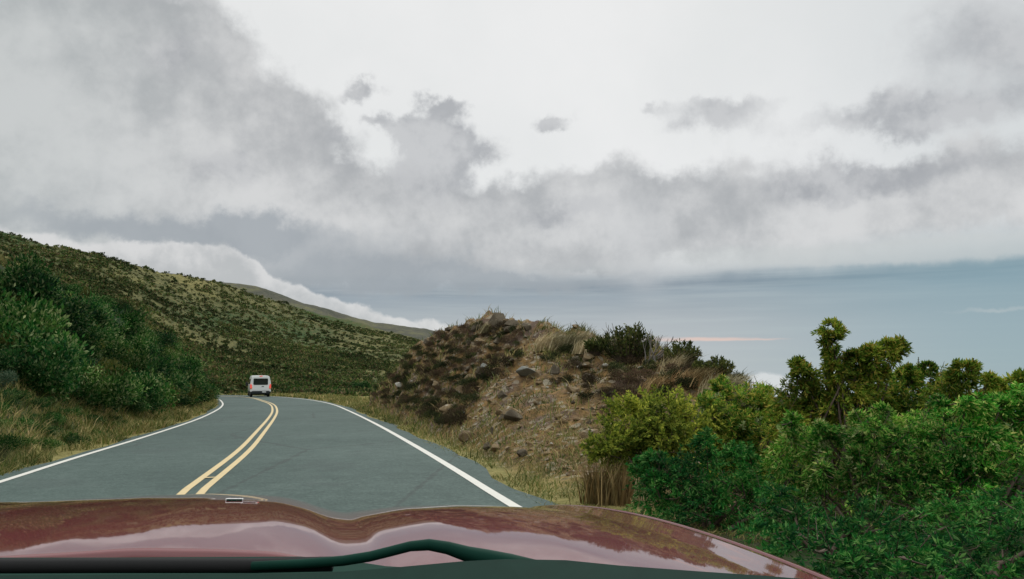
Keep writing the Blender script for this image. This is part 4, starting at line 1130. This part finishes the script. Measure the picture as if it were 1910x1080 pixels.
def rear(L): return np.interp(L, [-1.2, -.34, -.15, .3, .64, .9], [.88, .88, .86, .70, .60, .56])
def car_sheet(name, L, t, mat, parent, th, fr=2.75):
    Lg, Tg = np.meshgrid(L, t, indexing='ij')
    Fg = rear(Lg) + (fr - .12 * (Lg + .3) ** 2 - rear(Lg)) * Tg
    Z = hood_z(Lg, Fg)
    # soften the traced profile across the car
    for _ in range(2): Z[1:-1] = .25 * Z[:-2] + .5 * Z[1:-1] + .25 * Z[2:]
    V = np.stack([Lg, Fg, Z - car_z], -1).reshape(-1, 3)
    a, c = Lg.shape
    i = np.arange(a - 1)[:, None] * c; j = np.arange(c - 1)[None]
    Fc = np.stack([i + j, i + c + j, i + c + j + 1, i + j + 1], -1).reshape(-1, 4)
    o = link(name, np_mesh(name, V, Fc, mat, True), parent)
    s = o.modifiers.new('thickness', 'SOLIDIFY'); s.thickness = th; s.offset = -1
    return o
hood = car_sheet('hood', np.linspace(-1.05, .629, 190), np.linspace(0, 1, 90), M['car_red'], car, .02)
fender = car_sheet('fender', np.linspace(.646, .98, 60), np.linspace(0, 1, 90), M['car_red'], car, .02)
# dark strip added below the gap between hood and fender to darken the seam
sl = []
for f in np.linspace(0, 1, 40):
    F_ = float(rear(.64)) + (2.7 - float(rear(.64))) * f; sl.append((.6375, F_, float(hood_z(.64, F_)) - .017 - car_z))
mb = MB(); mb.tube(sl, .012, 6); mb.build('seam_strip', M['trim'], hood)
# fender side below the shoulder, and the wheel under it
t = np.linspace(0, 1, 30); Fw = .8 + (2.6 - .8) * t
top = np.stack([np.full(30, .98), Fw, hood_z(np.full(30, .98), Fw) - car_z], 1)
zb = np.where(np.abs(Fw - 1.75) < .36, .34 + np.sqrt(np.maximum(.36 ** 2 - (Fw - 1.75) ** 2, 0)), .2)
zb = np.minimum(zb, top[:, 2] - .05)
bot = np.stack([np.full(30, 1.0), Fw, zb], 1)
V = np.concatenate([top, bot]); Fc = np.array([(i, i + 30, i + 31, i + 1) for i in range(29)])
o = link('fender_side', np_mesh('fender_side', V, Fc, M['car_red'], True), fender); sd = o.modifiers.new('thickness', 'SOLIDIFY'); sd.thickness = .015
w = MB(); w.cyl((.88, 1.75, .33), (1, 0, 0), .33, .22, 32); wh = w.build('wheel', M['rubber'], car, bevel=.03)
w = MB(); w.cyl((.97, 1.75, .33), (1, 0, 0), .22, .06, 24); w.build('rim', M['steel'], wh)
# washer nozzle on the hood
nl, nf = -.072, 1.30; nz = float(hood_z(nl, nf)) - car_z
gx = float(hood_z(nl + .02, nf) - hood_z(nl - .02, nf)) / .04; gy = float(hood_z(nl, nf + .02) - hood_z(nl, nf - .02)) / .04
mb = MB(); mb.box((0, 0, .001), (.013, .006, .0024)); nz_o = mb.build('washer_nozzle', M['chrome'], hood, (nl, nf, nz), bevel=.0015)
nz_o.rotation_euler = (math.atan(gy), -math.atan(gx), 0)
mb = MB(); mb.box((0, -.0056, .0012), (.0112, .0012, .0013)); mb.build('nozzle_slot', M['trim'], nz_o)
def car_path(pts, depth): return [to_car(at(px, py, depth)) - (0, 0, car_z) for px, py in pts]
# dashboard top
dp = [(-700, 1075), (-200, 1068), (0, 1069), (300, 1067), (560, 1065), (640, 1062), (740, 1054), (860, 1043), (940, 1039), (1050, 1041), (1150, 1051), (1300, 1062), (1420, 1070), (1540, 1080), (1700, 1096), (2100, 1120)]
A0 = np.array(car_path(dp, .56))
rows = [A0 + (0, -.0, -.12), A0 + (0, 0, -.006), A0 + (0, -.006, 0), A0 + (0, -.08, -.010), A0 + (0, -.2, -.035), A0 + (0, -.32, -.11), A0 + (0, -.36, -.3)]
V = np.concatenate(rows); n = len(dp)
Fc = np.array([(r * n + i, r * n + i + 1, (r + 1) * n + i + 1, (r + 1) * n + i) for r in range(len(rows) - 1) for i in range(n - 1)])
o = link('dashboard', np_mesh('dashboard', V, Fc[:, ::-1], M['dash'], True), car); sd = o.modifiers.new('thickness', 'SOLIDIFY'); sd.thickness = .012
# cowl between hood and windscreen
cp = [(-700, 1044), (-200, 1041), (0, 1040), (200, 1040), (400, 1039), (560, 1038), (640, 1044), (720, 1056), (860, 1064), (1100, 1066), (1400, 1080)]
A0 = np.array(car_path(cp, .74)); A1 = A0 + (0, -.05, -.012); A2 = A0 + (0, -.16, -.05); A3 = A0 + (0, .01, -.05)
V = np.concatenate([A3, A0, A1, A2]); n = len(cp)
Fc = np.array([(r * n + i, r * n + i + 1, (r + 1) * n + i + 1, (r + 1) * n + i) for r in range(3) for i in range(n - 1)])
o = link('cowl', np_mesh('cowl', V, Fc[:, ::-1], M['trim'], True), car); sd = o.modifiers.new('thickness', 'SOLIDIFY'); sd.thickness = .008
# wiper: arm humping up in the middle, with its blade lying along the cowl
W_ = car_path([(470, 1056), (560, 1052), (640, 1046), (690, 1038), (730, 1028), (765, 1019), (800, 1016), (835, 1022), (870, 1033), (910, 1042), (950, 1052), (1000, 1064)], .66)
mb = MB(); mb.tube(W_, [.0035, .0038, .004, .004, .004, .004, .0045, .005, .006, .007, .008, .008], 10); wip = mb.build('wiper', M['trim'], car, smooth=True)
B_ = car_path([(-500, 1060), (-100, 1056), (200, 1055), (470, 1055), (620, 1052)], .67)
mb = MB(); mb.tube(B_, .006, 8); mb.build('wiper_blade', M['rubber'], wip, smooth=True)
